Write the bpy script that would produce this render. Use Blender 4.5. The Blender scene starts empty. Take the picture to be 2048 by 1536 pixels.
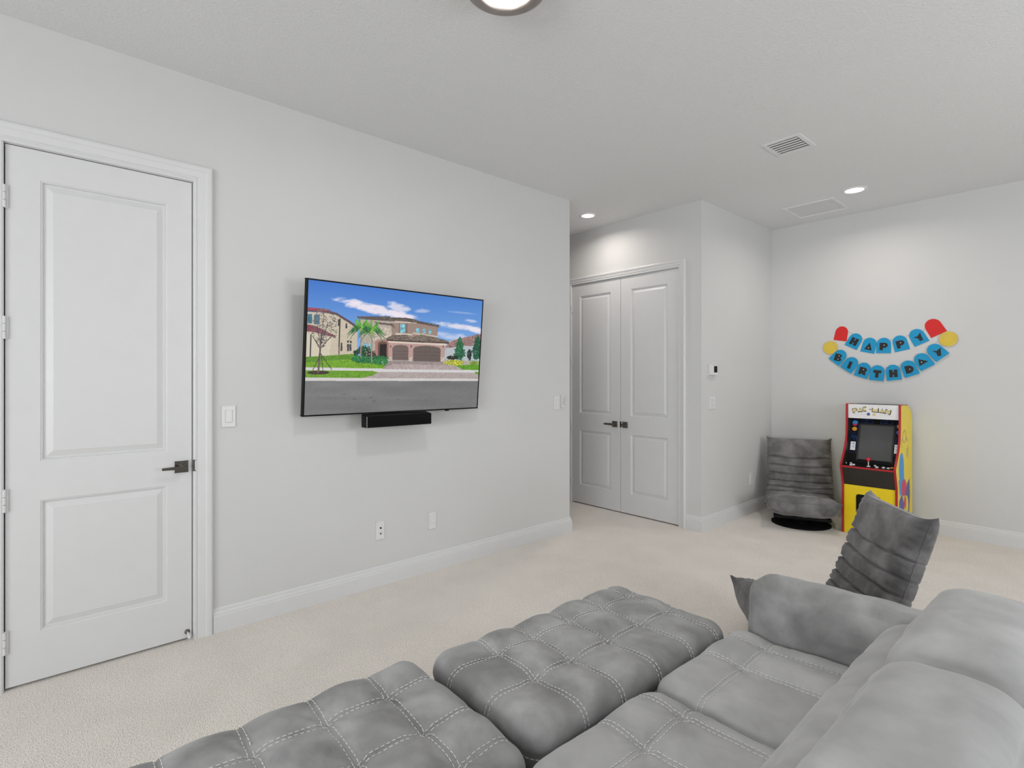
import bpy, bmesh, math, random
import numpy as np
from mathutils import Vector, Matrix, noise as mnoise
random.seed(7)
S = bpy.context.scene
C = S.collection
R = math.radians
PI = math.pi

# ------------------------------------------------------------------ camera
F_PX, W_PX, H_PX, HZ = 1062.0, 2048, 1536, 755.0
CEIL = 3.045
cam_d = bpy.data.cameras.new('camera')
cam = bpy.data.objects.new('camera', cam_d)
C.objects.link(cam)
cam.location = (0, 0, 1.415)
cam.rotation_euler = (R(90), 0, R(48.25))
cam_d.sensor_width = 36
cam_d.lens = 36 * F_PX / W_PX
cam_d.shift_y = -(H_PX / 2 - HZ) / W_PX
cam_d.clip_start = 0.05
S.camera = cam

# ------------------------------------------------------------------ view, world
S.view_settings.view_transform = 'Standard'
S.view_settings.look = 'None'
S.view_settings.gamma = 1
S.view_settings.use_curve_mapping = False
S.view_settings.exposure = 0.09
wd = bpy.data.worlds.new('world')
S.world = wd
wd.use_nodes = True
wd.node_tree.nodes['Background'].inputs[0].default_value = (0.80, 0.90, 1.0, 1)
wd.node_tree.nodes['Background'].inputs[1].default_value = 1.0


def area(name, loc, rot, sx, sy, power, color):
    l = bpy.data.lights.new(name, 'AREA')
    l.shape = 'RECTANGLE'; l.size = sx; l.size_y = sy
    l.energy = power; l.color = color
    o = bpy.data.objects.new(name, l); C.objects.link(o)
    o.location = loc; o.rotation_euler = rot
    return o


# area lamps added outside the unseen right and rear windows, as daylight
RW, BW = 2.6, -3.8      # x of the right wall, y of the rear wall
DAY = (0.985, 0.995, 1.0)
area('daylight_lamp_right', (RW + 0.20, 0.2, 1.55), (0, R(90), 0), 1.8, 1.7, 8, DAY)
area('daylight_lamp_right', (RW + 0.20, 3.3, 1.55), (0, R(90), 0), 1.8, 1.7, 60, DAY)
area('daylight_lamp_rear', (0.55, BW - 0.20, 1.55), (R(90), 0, 0), 3.4, 1.8, 145, DAY)


# ------------------------------------------------------------------ materials
def srgb(r, g, b):
    f = lambda c: (c / 255 / 12.92) if c / 255 <= 0.04045 else ((c / 255 + 0.055) / 1.055) ** 2.4
    return (f(r), f(g), f(b), 1)


def mat(name, col, rough=0.6, metal=0.0, spec=0.5, noise_amt=0.04, noise_scale=12, bump=0.0, bump_scale=200,
        bump_dist=0.002, sheen=0.0, emit=0.0, coat=0.0, detail=3):
    m = bpy.data.materials.new(name)
    m.use_nodes = True
    nt = m.node_tree
    b = nt.nodes['Principled BSDF']
    b.inputs['Roughness'].default_value = rough
    b.inputs['Metallic'].default_value = metal
    b.inputs['Specular IOR Level'].default_value = spec
    b.inputs['Sheen Weight'].default_value = sheen
    b.inputs['Coat Weight'].default_value = coat
    tc = nt.nodes.new('ShaderNodeTexCoord')
    col = tuple(col[:3]) + (1,)
    if noise_amt > 0:
        n = nt.nodes.new('ShaderNodeTexNoise')
        n.inputs['Scale'].default_value = noise_scale
        n.inputs['Detail'].default_value = detail
        nt.links.new(tc.outputs['Object'], n.inputs['Vector'])
        r = nt.nodes.new('ShaderNodeValToRGB')
        r.color_ramp.elements[0].position = 0.3
        r.color_ramp.elements[1].position = 0.7
        r.color_ramp.elements[0].color = tuple(c * (1 - noise_amt) for c in col[:3]) + (1,)
        r.color_ramp.elements[1].color = tuple(min(1, c * (1 + noise_amt)) for c in col[:3]) + (1,)
        nt.links.new(n.outputs['Fac'], r.inputs['Fac'])
        nt.links.new(r.outputs['Color'], b.inputs['Base Color'])
    else:
        b.inputs['Base Color'].default_value = col
    if bump > 0:
        n2 = nt.nodes.new('ShaderNodeTexNoise')
        n2.inputs['Scale'].default_value = bump_scale
        n2.inputs['Detail'].default_value = 4
        nt.links.new(tc.outputs['Object'], n2.inputs['Vector'])
        bp = nt.nodes.new('ShaderNodeBump')
        bp.inputs['Strength'].default_value = bump
        bp.inputs['Distance'].default_value = bump_dist
        nt.links.new(n2.outputs['Fac'], bp.inputs['Height'])
        nt.links.new(bp.outputs['Normal'], b.inputs['Normal'])
    if emit > 0:
        b.inputs['Emission Color'].default_value = col
        b.inputs['Emission Strength'].default_value = emit
    return m


M = {}
M['wall'] = mat('wall_paint', (0.63, 0.632, 0.628), 0.7, noise_amt=0.008, noise_scale=3, bump=0.25, bump_scale=110, bump_dist=0.002)
M['ceiling'] = mat('ceiling_paint', (0.75, 0.755, 0.755), 0.85, noise_amt=0.02, noise_scale=70, bump=0.6, bump_scale=85, bump_dist=0.004)
M['trim'] = mat('trim_paint', (0.68, 0.685, 0.69), 0.38, noise_amt=0.01, bump=0.05, bump_scale=60)
M['plastic'] = mat('white_plastic', (0.74, 0.74, 0.74), 0.35, noise_amt=0.01)
M['plastic_grey'] = mat('grey_plastic', (0.55, 0.55, 0.55), 0.4, noise_amt=0.02)
M['dark'] = mat('duct_shade_paint', (0.02, 0.02, 0.02), 0.6, noise_amt=0.1)  # dark paint standing in for the shade inside the vent
M['black'] = mat('black_plastic', (0.005, 0.005, 0.0055), 0.5, spec=0.15, noise_amt=0.1)
M['black_matte'] = mat('black_cloth', (0.007, 0.007, 0.0075), 0.9, spec=0.1, noise_amt=0.15, noise_scale=60, bump=0.3, bump_scale=400)
M['metal'] = mat('dark_nickel', (0.24, 0.22, 0.20), 0.16, metal=0.9, noise_amt=0.2, noise_scale=40)
M['bronze'] = mat('bronze_ring', (0.34, 0.30, 0.28), 0.38, metal=0.55, noise_amt=0.12, noise_scale=9)
M['lamp'] = mat('lamp_glow', (1.0, 0.97, 0.93), 0.5, noise_amt=0.0, emit=5.0)
M['lampring'] = mat('lamp_ring', (0.80, 0.80, 0.79), 0.5, noise_amt=0.01)
M['vent'] = mat('vent_enamel', (0.78, 0.78, 0.78), 0.5, noise_amt=0.02)
M['grille'] = mat('grille_enamel', (0.68, 0.685, 0.70), 0.6, noise_amt=0.02, noise_scale=90)
M['stitch'] = mat('stitch_thread', (0.80, 0.80, 0.78), 0.7, noise_amt=0.04)
M['yellow'] = mat('cabinet_yellow', srgb(246, 214, 8), 0.4, noise_amt=0.02)
M['yellow_side'] = mat('cabinet_side_yellow', srgb(240, 214, 50), 0.4, noise_amt=0.02)
M['red'] = mat('red_edge', srgb(176, 26, 34), 0.4, noise_amt=0.03)
M['brownblack'] = mat('brown_black_panel', (0.022, 0.018, 0.014), 0.45, noise_amt=0.1)
M['screen_off'] = mat('screen_off', (0.075, 0.078, 0.078), 0.25, noise_amt=0.04)
M['marquee'] = mat('marquee_white', (0.86, 0.86, 0.86), 0.35, noise_amt=0.01)
M['tan'] = mat('tan_letter', srgb(226, 205, 140), 0.5, noise_amt=0.02)
M['blue'] = mat('tag_blue', srgb(0, 148, 198), 0.6, noise_amt=0.03)
M['art_blue'] = mat('art_blue', srgb(58, 150, 215), 0.45, noise_amt=0.03)
M['art_purple'] = mat('art_purple', srgb(88, 88, 150), 0.45, noise_amt=0.03)
M['art_pink'] = mat('art_pink', srgb(214, 50, 100), 0.45, noise_amt=0.03)
M['art_orange'] = mat('art_orange', srgb(235, 160, 40), 0.45, noise_amt=0.03)
M['maze'] = mat('maze_blue', srgb(20, 80, 160), 0.45, noise_amt=0.03)
M['tagred'] = mat('tag_red', srgb(212, 30, 26), 0.6, noise_amt=0.03)
M['tagyellow'] = mat('tag_yellow', srgb(218, 190, 70), 0.6, noise_amt=0.04)
M['ink'] = mat('black_ink', (0.01, 0.008, 0.01), 0.5, noise_amt=0.1)
M['string'] = mat('string', (0.45, 0.47, 0.48), 0.8, noise_amt=0.1)
M['redball'] = mat('red_ball', srgb(220, 30, 60), 0.25, noise_amt=0.02)


def velvet(name, base, lo, hi, rough=0.85, sheen=0.5, scale=3.0):
    m = bpy.data.materials.new(name)
    m.use_nodes = True
    nt = m.node_tree
    b = nt.nodes['Principled BSDF']
    b.inputs['Roughness'].default_value = rough
    b.inputs['Specular IOR Level'].default_value = 0.2
    b.inputs['Sheen Weight'].default_value = sheen
    b.inputs['Sheen Roughness'].default_value = 0.35
    b.inputs['Sheen Tint'].default_value = (0.8, 0.8, 0.8, 1)
    tc = nt.nodes.new('ShaderNodeTexCoord')
    n = nt.nodes.new('ShaderNodeTexNoise')
    n.inputs['Scale'].default_value = scale
    n.inputs['Detail'].default_value = 5
    n.inputs['Distortion'].default_value = 0.25
    n.inputs['Roughness'].default_value = 0.55
    nt.links.new(tc.outputs['Object'], n.inputs['Vector'])
    r = nt.nodes.new('ShaderNodeValToRGB')
    r.color_ramp.elements[0].position = 0.36
    r.color_ramp.elements[1].position = 0.66
    r.color_ramp.elements[0].color = tuple(c * lo for c in base) + (1,)
    r.color_ramp.elements[1].color = tuple(c * hi for c in base) + (1,)
    nt.links.new(n.outputs['Fac'], r.inputs['Fac'])
    nt.links.new(r.outputs['Color'], b.inputs['Base Color'])
    n2 = nt.nodes.new('ShaderNodeTexNoise')
    n2.inputs['Scale'].default_value = 700
    n2.inputs['Detail'].default_value = 2
    nt.links.new(tc.outputs['Object'], n2.inputs['Vector'])
    n3 = nt.nodes.new('ShaderNodeTexNoise')
    n3.inputs['Scale'].default_value = 14
    n3.inputs['Detail'].default_value = 3
    nt.links.new(tc.outputs['Object'], n3.inputs['Vector'])
    b2 = nt.nodes.new('ShaderNodeBump')
    b2.inputs['Strength'].default_value = 0.25
    b2.inputs['Distance'].default_value = 0.01
    nt.links.new(n3.outputs['Fac'], b2.inputs['Height'])
    bp = nt.nodes.new('ShaderNodeBump')
    bp.inputs['Strength'].default_value = 0.15
    bp.inputs['Distance'].default_value = 0.001
    nt.links.new(n2.outputs['Fac'], bp.inputs['Height'])
    nt.links.new(b2.outputs['Normal'], bp.inputs['Normal'])
    nt.links.new(bp.outputs['Normal'], b.inputs['Normal'])
    return m


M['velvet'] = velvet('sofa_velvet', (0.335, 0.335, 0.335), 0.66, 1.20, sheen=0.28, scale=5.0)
M['velvet_lit'] = velvet('sofa_velvet_lit', (0.44, 0.44, 0.438), 0.80, 1.10, sheen=0.32, scale=5.0)  # the same sofa velvet, lightened because up-facing seats catch more light
M['velvet_dark'] = velvet('chair_velvet', (0.155, 0.151, 0.152), 0.60, 1.50, sheen=0.40, scale=6)


def carpet_mat():
    m = bpy.data.materials.new('carpet')
    m.use_nodes = True
    nt = m.node_tree
    b = nt.nodes['Principled BSDF']
    b.inputs['Roughness'].default_value = 1.0
    b.inputs['Specular IOR Level'].default_value = 0.05
    b.inputs['Sheen Weight'].default_value = 0.15
    tc = nt.nodes.new('ShaderNodeTexCoord')

    def nz(sc, det, lo, hi, p0, p1):
        n = nt.nodes.new('ShaderNodeTexNoise')
        n.inputs['Scale'].default_value = sc
        n.inputs['Detail'].default_value = det
        nt.links.new(tc.outputs['Object'], n.inputs['Vector'])
        r = nt.nodes.new('ShaderNodeValToRGB')
        r.color_ramp.elements[0].position = p0
        r.color_ramp.elements[1].position = p1
        r.color_ramp.elements[0].color = (*lo, 1)
        r.color_ramp.elements[1].color = (*hi, 1)
        nt.links.new(n.outputs['Fac'], r.inputs['Fac'])
        return n, r
    base = (0.835, 0.765, 0.705)
    n1, r1 = nz(240, 6, tuple(c * 0.34 for c in base), tuple(min(0.93, c * 1.14) for c in base), 0.30, 0.52)
    n2, r2 = nz(3.5, 5, (0.94, 0.94, 0.94), (1, 1, 1), 0.35, 0.62)
    mx = nt.nodes.new('ShaderNodeMix')
    mx.data_type = 'RGBA'; mx.blend_type = 'MULTIPLY'
    mx.inputs[0].default_value = 1.0
    nt.links.new(r1.outputs['Color'], mx.inputs[6])
    nt.links.new(r2.outputs['Color'], mx.inputs[7])
    nt.links.new(mx.outputs[2], b.inputs['Base Color'])
    bp = nt.nodes.new('ShaderNodeBump')
    bp.inputs['Strength'].default_value = 0.5
    bp.inputs['Distance'].default_value = 0.008
    nt.links.new(n1.outputs['Fac'], bp.inputs['Height'])
    nt.links.new(bp.outputs['Normal'], b.inputs['Normal'])
    return m


M['carpet'] = carpet_mat()


# ------------------------------------------------------------------ helpers
def link_mesh(name, me, m=None, parent=None, smooth=False):
    o = bpy.data.objects.new(name, me)
    C.objects.link(o)
    if m is not None:
        for k in (m if isinstance(m, (list, tuple)) else [m]):
            me.materials.append(k)
    if smooth:
        me.polygons.foreach_set('use_smooth', [True] * len(me.polygons))
    if parent is not None:
        o.parent = parent
    return o


def obj(name, bm, m, parent=None, smooth=False, recalc=True):
    if recalc:
        bmesh.ops.recalc_face_normals(bm, faces=bm.faces)
    me = bpy.data.meshes.new(name)
    bm.to_mesh(me); bm.free()
    return link_mesh(name, me, m, parent, smooth)


def tag(o, label, cat, group=None):
    o['label'] = label; o['category'] = cat
    if group: o['group'] = group
    return o


def thing(name, label, cat, loc=(0, 0, 0), rz=0, group=None):
    o = bpy.data.objects.new(name, None)
    C.objects.link(o)
    o.location = loc; o.rotation_euler = (0, 0, rz)
    o.empty_display_size = 0.05
    return tag(o, label, cat, group)


def struct(o):
    o['kind'] = 'structure'
    return o


def new():
    return bmesh.new()


def add_box(bm, a, b, bevel=0.0, seg=2, mi=0, mtx=None):
    n = bmesh.new()
    bmesh.ops.create_cube(n, size=1.0)
    for v in n.verts:
        v.co = Vector(((v.co[i] + 0.5) * (b[i] - a[i]) + a[i]) for i in range(3))
    if bevel > 0:
        bmesh.ops.bevel(n, geom=list(n.edges), offset=bevel, segments=seg, profile=0.5, affect='EDGES')
    merge(bm, n, mi, mtx)


def merge(bm, n, mi=0, mtx=None):
    mp = {}
    for v in n.verts:
        mp[v.index if False else v] = bm.verts.new(mtx @ v.co if mtx is not None else v.co)
    for f in n.faces:
        try:
            g = bm.faces.new([mp[v] for v in f.verts])
            g.material_index = mi; g.smooth = f.smooth
        except ValueError:
            pass
    n.free()


def add_cyl(bm, p0, p1, r0, r1=None, seg=24, mi=0, cap=True):
    r1 = r0 if r1 is None else r1
    p0 = Vector(p0); p1 = Vector(p1)
    d = (p1 - p0)
    q = d.to_track_quat('Z', 'Y').to_matrix()
    a = [bm.verts.new(p0 + q @ Vector((r0 * math.cos(2 * PI * i / seg), r0 * math.sin(2 * PI * i / seg), 0))) for i in range(seg)]
    b = [bm.verts.new(p1 + q @ Vector((r1 * math.cos(2 * PI * i / seg), r1 * math.sin(2 * PI * i / seg), 0))) for i in range(seg)]
    for i in range(seg):
        f = bm.faces.new((a[i], a[(i + 1) % seg], b[(i + 1) % seg], b[i])); f.material_index = mi
    if cap:
        bm.faces.new(a[::-1]).material_index = mi
        bm.faces.new(b).material_index = mi


def add_lathe(bm, prof, seg=48, mi=0, center=(0, 0, 0), mtx=None):
    """prof: list of (r, z) turned about Z"""
    rings = []
    c = Vector(center)
    for r, z in prof:
        if r < 1e-6:
            p = Vector((0, 0, z)) + c
            rings.append([bm.verts.new(mtx @ p if mtx is not None else p)])
        else:
            ring = []
            for i in range(seg):
                p = Vector((r * math.cos(2 * PI * i / seg), r * math.sin(2 * PI * i / seg), z)) + c
                ring.append(bm.verts.new(mtx @ p if mtx is not None else p))
            rings.append(ring)
    for a, b in zip(rings, rings[1:]):
        for i in range(seg):
            j = (i + 1) % seg
            if len(a) == 1 and len(b) == 1: continue
            if len(a) == 1: f = bm.faces.new((a[0], b[j], b[i]))
            elif len(b) == 1: f = bm.faces.new((a[i], a[j], b[0]))
            else: f = bm.faces.new((a[i], a[j], b[j], b[i]))
            f.material_index = mi


def add_tube(bm, pts, r, seg=8, mi=0):
    pts = [Vector(p) for p in pts]
    prev = None
    for i, p in enumerate(pts):
        d = (pts[min(i + 1, len(pts) - 1)] - pts[max(i - 1, 0)]).normalized()
        q = d.to_track_quat('Z', 'Y').to_matrix()
        ring = [bm.verts.new(p + q @ Vector((r * math.cos(2 * PI * k / seg), r * math.sin(2 * PI * k / seg), 0))) for k in range(seg)]
        if prev:
            for k in range(seg):
                bm.faces.new((prev[k], prev[(k + 1) % seg], ring[(k + 1) % seg], ring[k])).material_index = mi
        else:
            bm.faces.new(ring[::-1]).material_index = mi
        prev = ring
    bm.faces.new(prev).material_index = mi


def add_poly(bm, pts2, frame, t=0.0, mi=0, d0=0.0):
    """pts2 outline in a plane; frame(a, b, d) -> 3D point; t = thickness towards +d"""
    n = len(pts2)
    front = [bm.verts.new(frame(a, b, d0 + t)) for a, b in pts2]
    f = bm.faces.new(front); f.material_index = mi
    if t > 0:
        back = [bm.verts.new(frame(a, b, d0)) for a, b in pts2]
        bm.faces.new(back[::-1]).material_index = mi
        for i in range(n):
            bm.faces.new((front[i], back[i], back[(i + 1) % n], front[(i + 1) % n])).material_index = mi


def xform2(pts, cx=0, cy=0, sx=1, sy=1, ang=0):
    c, s = math.cos(ang), math.sin(ang)
    return [(cx + c * x * sx - s * y * sy, cy + s * x * sx + c * y * sy) for x, y in pts]


def circle2(cx, cy, rx, ry=None, n=28):
    ry = rx if ry is None else ry
    return [(cx + rx * math.cos(2 * PI * i / n), cy + ry * math.sin(2 * PI * i / n)) for i in range(n)]


def nrm_tri(bm):
    bm.normal_update()
    bmesh.ops.triangulate(bm, faces=[f for f in bm.faces if len(f.verts) > 4])


# ------------------------------------------------------------------ room shell
LX, CY_, BY, NX = -3.30, 4.54, 6.07, -2.476   # left wall face, closet wall face, back wall face, return wall face
LEND = 3.658                                   # end of the left wall
HALL = -5.0

b = new(); add_box(b, (HALL - 0.2, BW - 0.2, -0.1), (RW + 0.2, BY + 0.2, 0)); struct(obj('floor', b, M['carpet']))
b = new(); add_box(b, (HALL - 0.2, BW - 0.2, CEIL), (RW + 0.2, BY + 0.2, CEIL + 0.1)); struct(obj('ceiling', b, M['ceiling']))

D1 = (-0.116, 0.627, 2.474)    # door opening in the left wall: y0, y1, top
D2 = (-4.062, -2.705, 2.461)   # closet opening: x0, x1, top
b = new()
add_box(b, (LX - 0.16, BW, 0), (LX, D1[0] - 0.004, CEIL))
add_box(b, (LX - 0.16, D1[1] + 0.004, 0), (LX, LEND, CEIL))
add_box(b, (LX - 0.16, D1[0] - 0.004, D1[2] + 0.004), (LX, D1[1] + 0.004, CEIL))
add_box(b, (LX - 0.16, D1[0] - 0.004, 0), (LX - 0.10, D1[1] + 0.004, D1[2] + 0.004))  # added backing in the opening, keeps outside light out of the door gap
add_box(b, (HALL, LEND - 0.14, 0), (LX - 0.16, LEND, CEIL))
struct(obj('wall_left', b, M['wall']))
b = new()
add_box(b, (HALL, CY_, 0), (D2[0] - 0.004, CY_ + 0.12, CEIL))
add_box(b, (D2[1] + 0.004, CY_, 0), (NX, CY_ + 0.12, CEIL))
add_box(b, (D2[0] - 0.004, CY_, D2[2] + 0.004), (D2[1] + 0.004, CY_ + 0.12, CEIL))
add_box(b, (D2[0] - 0.004, CY_ + 0.10, 0), (D2[1] + 0.004, CY_ + 0.14, D2[2] + 0.004))  # same added backing behind the closet doors, blocks light from outside
struct(obj('wall_closet', b, M['wall']))
b = new(); add_box(b, (NX - 0.12, CY_ + 0.12, 0), (NX, BY, CEIL)); struct(obj('wall_return', b, M['wall']))
b = new(); add_box(b, (NX - 0.12, BY, 0), (RW + 0.12, BY + 0.12, CEIL)); struct(obj('wall_back', b, M['wall']))
b = new(); add_box(b, (HALL - 0.12, LEND - 0.14, 0), (HALL, CY_ + 0.12, CEIL)); struct(obj('wall_hall', b, M['wall']))
# unseen right wall: two window openings, rear wall: one, placed for the light
b = new()
yo = [(-0.7, 1.1), (2.4, 4.2)]
z0, z1 = 0.7, 2.4
ys = [BW, yo[0][0], yo[0][1], yo[1][0], yo[1][1], BY]
for k in (0, 2, 4): add_box(b, (RW, ys[k], 0), (RW + 0.12, ys[k + 1], CEIL))
for a_, c_ in yo:
    add_box(b, (RW, a_, 0), (RW + 0.12, c_, z0)); add_box(b, (RW, a_, z1), (RW + 0.12, c_, CEIL))
struct(obj('wall_right', b, M['wall']))
b = new()
add_box(b, (LX - 0.16, BW - 0.12, 0), (-1.2, BW, CEIL)); add_box(b, (2.3, BW - 0.12, 0), (RW + 0.12, BW, CEIL))
add_box(b, (-1.2, BW - 0.12, 0), (2.3, BW, z0)); add_box(b, (-1.2, BW - 0.12, z1), (2.3, BW, CEIL))
struct(obj('wall_rear', b, M['wall']))


def window(name, p0, p1, axis):
    """sash frame filling an opening; axis 'x' = in the right wall"""
    b = new()
    (u0, w0), (u1, w1) = p0, p1
    def bx(ua, ub, wa, wb, d0=0.03, d1=0.08):
        if axis == 'x': add_box(b, (RW + d0, ua, wa), (RW + d1, ub, wb), 0.004)
        else: add_box(b, (ua, BW - d1, wa), (ub, BW - d0, wb), 0.004)
    t = 0.05
    bx(u0, u0 + t, w0, w1); bx(u1 - t, u1, w0, w1); bx(u0 + t, u1 - t, w0, w0 + t); bx(u0 + t, u1 - t, w1 - t, w1)
    um = (u0 + u1) / 2; wm = (w0 + w1) / 2
    bx(um - 0.018, um + 0.018, w0 + t, w1 - t, 0.04, 0.07); bx(u0 + t, um - 0.018, wm - 0.015, wm + 0.015, 0.04, 0.07); bx(um + 0.018, u1 - t, wm - 0.015, wm + 0.015, 0.04, 0.07)
    struct(obj(name, b, M['trim']))


window('window_1', (yo[0][0], z0), (yo[0][1], z1), 'x')
window('window_2', (yo[1][0], z0), (yo[1][1], z1), 'x')
window('window_3', (-1.2, z0), (2.3, z1), 'y')

# baseboards: a moulded profile swept along the foot of the walls
BB = [(0.0, 0.0), (0.018, 0.0), (0.018, 0.088), (0.0155, 0.094), (0.0155, 0.102), (0.011, 0.109), (0.0075, 0.114), (0.0075, 0.122), (0.004, 0.128), (0.0, 0.132)]


def sweep_floor(name, path, side=1):
    """path of (x, y); the room lies to the right of the path when side = 1"""
    b = new()
    pts = [Vector(p) for p in path]
    rings = []
    for i, p in enumerate(pts):
        def nrm(a, c):
            d = (c - a).normalized()
            return Vector((d.y, -d.x)) * side
        n0 = nrm(pts[i - 1], p) if i > 0 else None
        n1 = nrm(p, pts[i + 1]) if i < len(pts) - 1 else None
        if n0 is None: off = n1
        elif n1 is None: off = n0
        else:
            m = (n0 + n1).normalized(); off = m / max(0.2, m.dot(n0))
        rings.append([b.verts.new((p.x + off.x * d, p.y + off.y * d, z)) for d, z in BB])
    for r0, r1 in zip(rings, rings[1:]):
        for k in range(len(BB) - 1):
            b.faces.new((r0[k], r0[k + 1], r1[k + 1], r1[k]))
    b.faces.new(rings[0]); b.faces.new(rings[-1][::-1])
    return struct(obj(name, b, M['trim']))


sweep_floor('baseboard_left', [(LX, D1[1] + 0.094), (LX, LEND), (HALL, LEND)])
sweep_floor('baseboard_front', [(LX, BW), (LX, D1[0] - 0.094)])
sweep_floor('baseboard_back', [(D2[1] + 0.074, CY_), (NX, CY_), (NX, BY), (RW, BY)])
sweep_floor('baseboard_hall', [(HALL, CY_), (D2[0] - 0.074, CY_)])
sweep_floor('baseboard_right', [(RW, BY), (RW, BW), (LX, BW)])

# moulded casings
CAS = [(0.0, -0.004), (0.0, 0.012), (0.006, 0.015), (0.013, 0.015), (0.016, 0.012), (0.022, 0.012), (0.026, 0.016), (0.055, 0.020), (0.062, 0.024),
       (0.078, 0.026), (0.086, 0.024), (0.091, 0.018), (0.091, 0.0)]


def casing(name, a0, a1, zt, frame, sc=1.0, rev=False):
    b = new()
    rings = []
    for k in range(4):
        ring = []
        for w, d in CAS:
            w = w * sc + 0.001
            p = [(a0 - w, 0.0), (a0 - w, zt + w), (a1 + w, zt + w), (a1 + w, 0.0)][k]
            ring.append(b.verts.new(frame(p[0], p[1], d)))
        rings.append(ring)
    for r0, r1 in zip(rings, rings[1:]):
        for k in range(len(CAS) - 1):
            b.faces.new((r0[k], r0[k + 1], r1[k + 1], r1[k]))
    b.faces.new(rings[0]); b.faces.new(rings[-1][::-1])
    # jamb lining the opening
    def bx(aa, ab, za, zb):
        n = bmesh.new(); bmesh.ops.create_cube(n, size=1.0)
        for v in n.verts:
            q = frame(aa + (v.co.x + .5) * (ab - aa), za + (v.co.z + .5) * (zb - za), -0.09 + (v.co.y + .5) * 0.0895)
            v.co = q
        merge(b, n)
    bx(a0 - 0.003, a0 + 0.0015, 0, zt); bx(a1 - 0.0015, a1 + 0.003, 0, zt); bx(a0 - 0.003, a1 + 0.003, zt - 0.0015, zt + 0.003)
    return struct(obj(name, b, M['trim']))


FL = lambda a, z, d: Vector((LX + d, a, z))          # on the left wall
FC = lambda a, z, d: Vector((a, CY_ - d, z))         # on the closet wall
FN = lambda a, z, d: Vector((NX + d, a, z))          # on the return wall
FB = lambda a, z, d: Vector((a, BY - d, z))          # on the back wall
casing('trim_1', D1[0], D1[1], D1[2], FL, 1.0)
casing('trim_2', D2[0], D2[1], D2[2], FC, 0.80)

# doors: a slab with two raised panels
RING = [(0.0, 0.0), (0.004, -0.003), (0.007, -0.003), (0.012, -0.013), (0.017, -0.014), (0.046, -0.003), (0.049, -0.0035)]


def slab(name, a0, a1, zb, zt, panels, frame, rec, parent=None):
    b = new()
    xs = sorted({a0, a1, panels[0][0], panels[0][1]})
    zs = sorted({zb, zt} | {p[2] for p in panels} | {p[3] for p in panels})
    V = lambda a, z, d: b.verts.new(frame(a, z, d - rec))
    vs = {}
    def vv(a, z):
        if (a, z) not in vs: vs[(a, z)] = V(a, z, 0)
        return vs[(a, z)]
    for i in range(len(xs) - 1):
        for j in range(len(zs) - 1):
            if any(abs(xs[i] - p[0]) < 1e-6 and abs(xs[i + 1] - p[1]) < 1e-6 and p[2] - 1e-6 <= zs[j] < p[3] - 1e-6 for p in panels): continue
            b.faces.new((vv(xs[i], zs[j]), vv(xs[i + 1], zs[j]), vv(xs[i + 1], zs[j + 1]), vv(xs[i], zs[j + 1])))
    for (pa, pb, pz0, pz1) in panels:
        prev = None
        for k, (w, d) in enumerate(RING):
            q = [(pa + w, pz0 + w), (pb - w, pz0 + w), (pb - w, pz1 - w), (pa + w, pz1 - w)]
            ring = [vv(*c) for c in q] if k == 0 else [V(c[0], c[1], d) for c in q]
            if prev:
                for i in range(4): b.faces.new((prev[i], prev[(i + 1) % 4], ring[(i + 1) % 4], ring[i]))
            prev = ring
        b.faces.new(prev)
    # edges and rear face
    T = 0.04
    cs = [(a0, zb), (a1, zb), (a1, zt), (a0, zt)]
    ft = [V(c[0], c[1], 0) for c in cs]; bk = [V(c[0], c[1], -T) for c in cs]
    for i in range(4): b.faces.new((ft[i], ft[(i + 1) % 4], bk[(i + 1) % 4], bk[i]))
    b.faces.new(bk)
    bmesh.ops.remove_doubles(b, verts=b.verts, dist=1e-5)
    return obj(name, b, M['trim'], parent)


def lever(parent, a, z, frame, rec, direction, s=1.0, length=0.105, plate_label=None):
    """square rose with a lever pointing along 'direction' in the wall plane"""
    b = new()
    P = lambda x, y, d: frame(x, y, d - rec)
    h = 0.031 * s
    n = bmesh.new(); bmesh.ops.create_cube(n, size=1.0)
    for v in n.verts: v.co = P(a + v.co.x * 2 * h, z + v.co.z * 2 * h, 0.0 + (v.co.y + .5) * 0.009)
    bmesh.ops.bevel(n, geom=list(n.edges), offset=0.0015, segments=2, affect='EDGES')
    merge(b, n)
    hd = obj('door_handle', b, M['metal'], parent)
    b = new()
    add_cyl(b, P(a, z, 0.009), P(a, z, 0.016), 0.017 * s, seg=20)
    add_cyl(b, P(a, z, 0.014), P(a, z, 0.050), 0.010 * s, seg=16)
    n = bmesh.new(); bmesh.ops.create_cube(n, size=1.0)
    L = length * s
    for v in n.verts:
        t = v.co.x + .5
        hw = (0.010 * (1 - t) + 0.0065 * t) * s
        v.co = P(a + direction * (-0.012 + t * (L + 0.012)), z + v.co.z * 2 * hw, 0.050 + v.co.y * 0.012)
    bmesh.ops.bevel(n, geom=list(n.edges), offset=0.002, segments=2, affect='EDGES')
    merge(b, n)
    obj('lever', b, M['metal'], hd)
    return hd


def hinge(parent, a, z, frame, rec=0.0, hh=0.052):
    b = new()
    for k in range(3):
        add_cyl(b, frame(a, z - hh + k * 2 * hh / 3 + 0.001, 0.007), frame(a, z - hh + (k + 1) * 2 * hh / 3 - 0.001, 0.007), 0.0075, seg=14)
    n = bmesh.new(); bmesh.ops.create_cube(n, size=1.0)
    for v in n.verts: v.co = frame(a + 0.006 + v.co.x * 0.016, z + v.co.z * 2 * hh, 0.0015 + v.co.y * 0.004)
    merge(b, n)
    return obj('hinge', b, M['trim'], parent)


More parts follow.
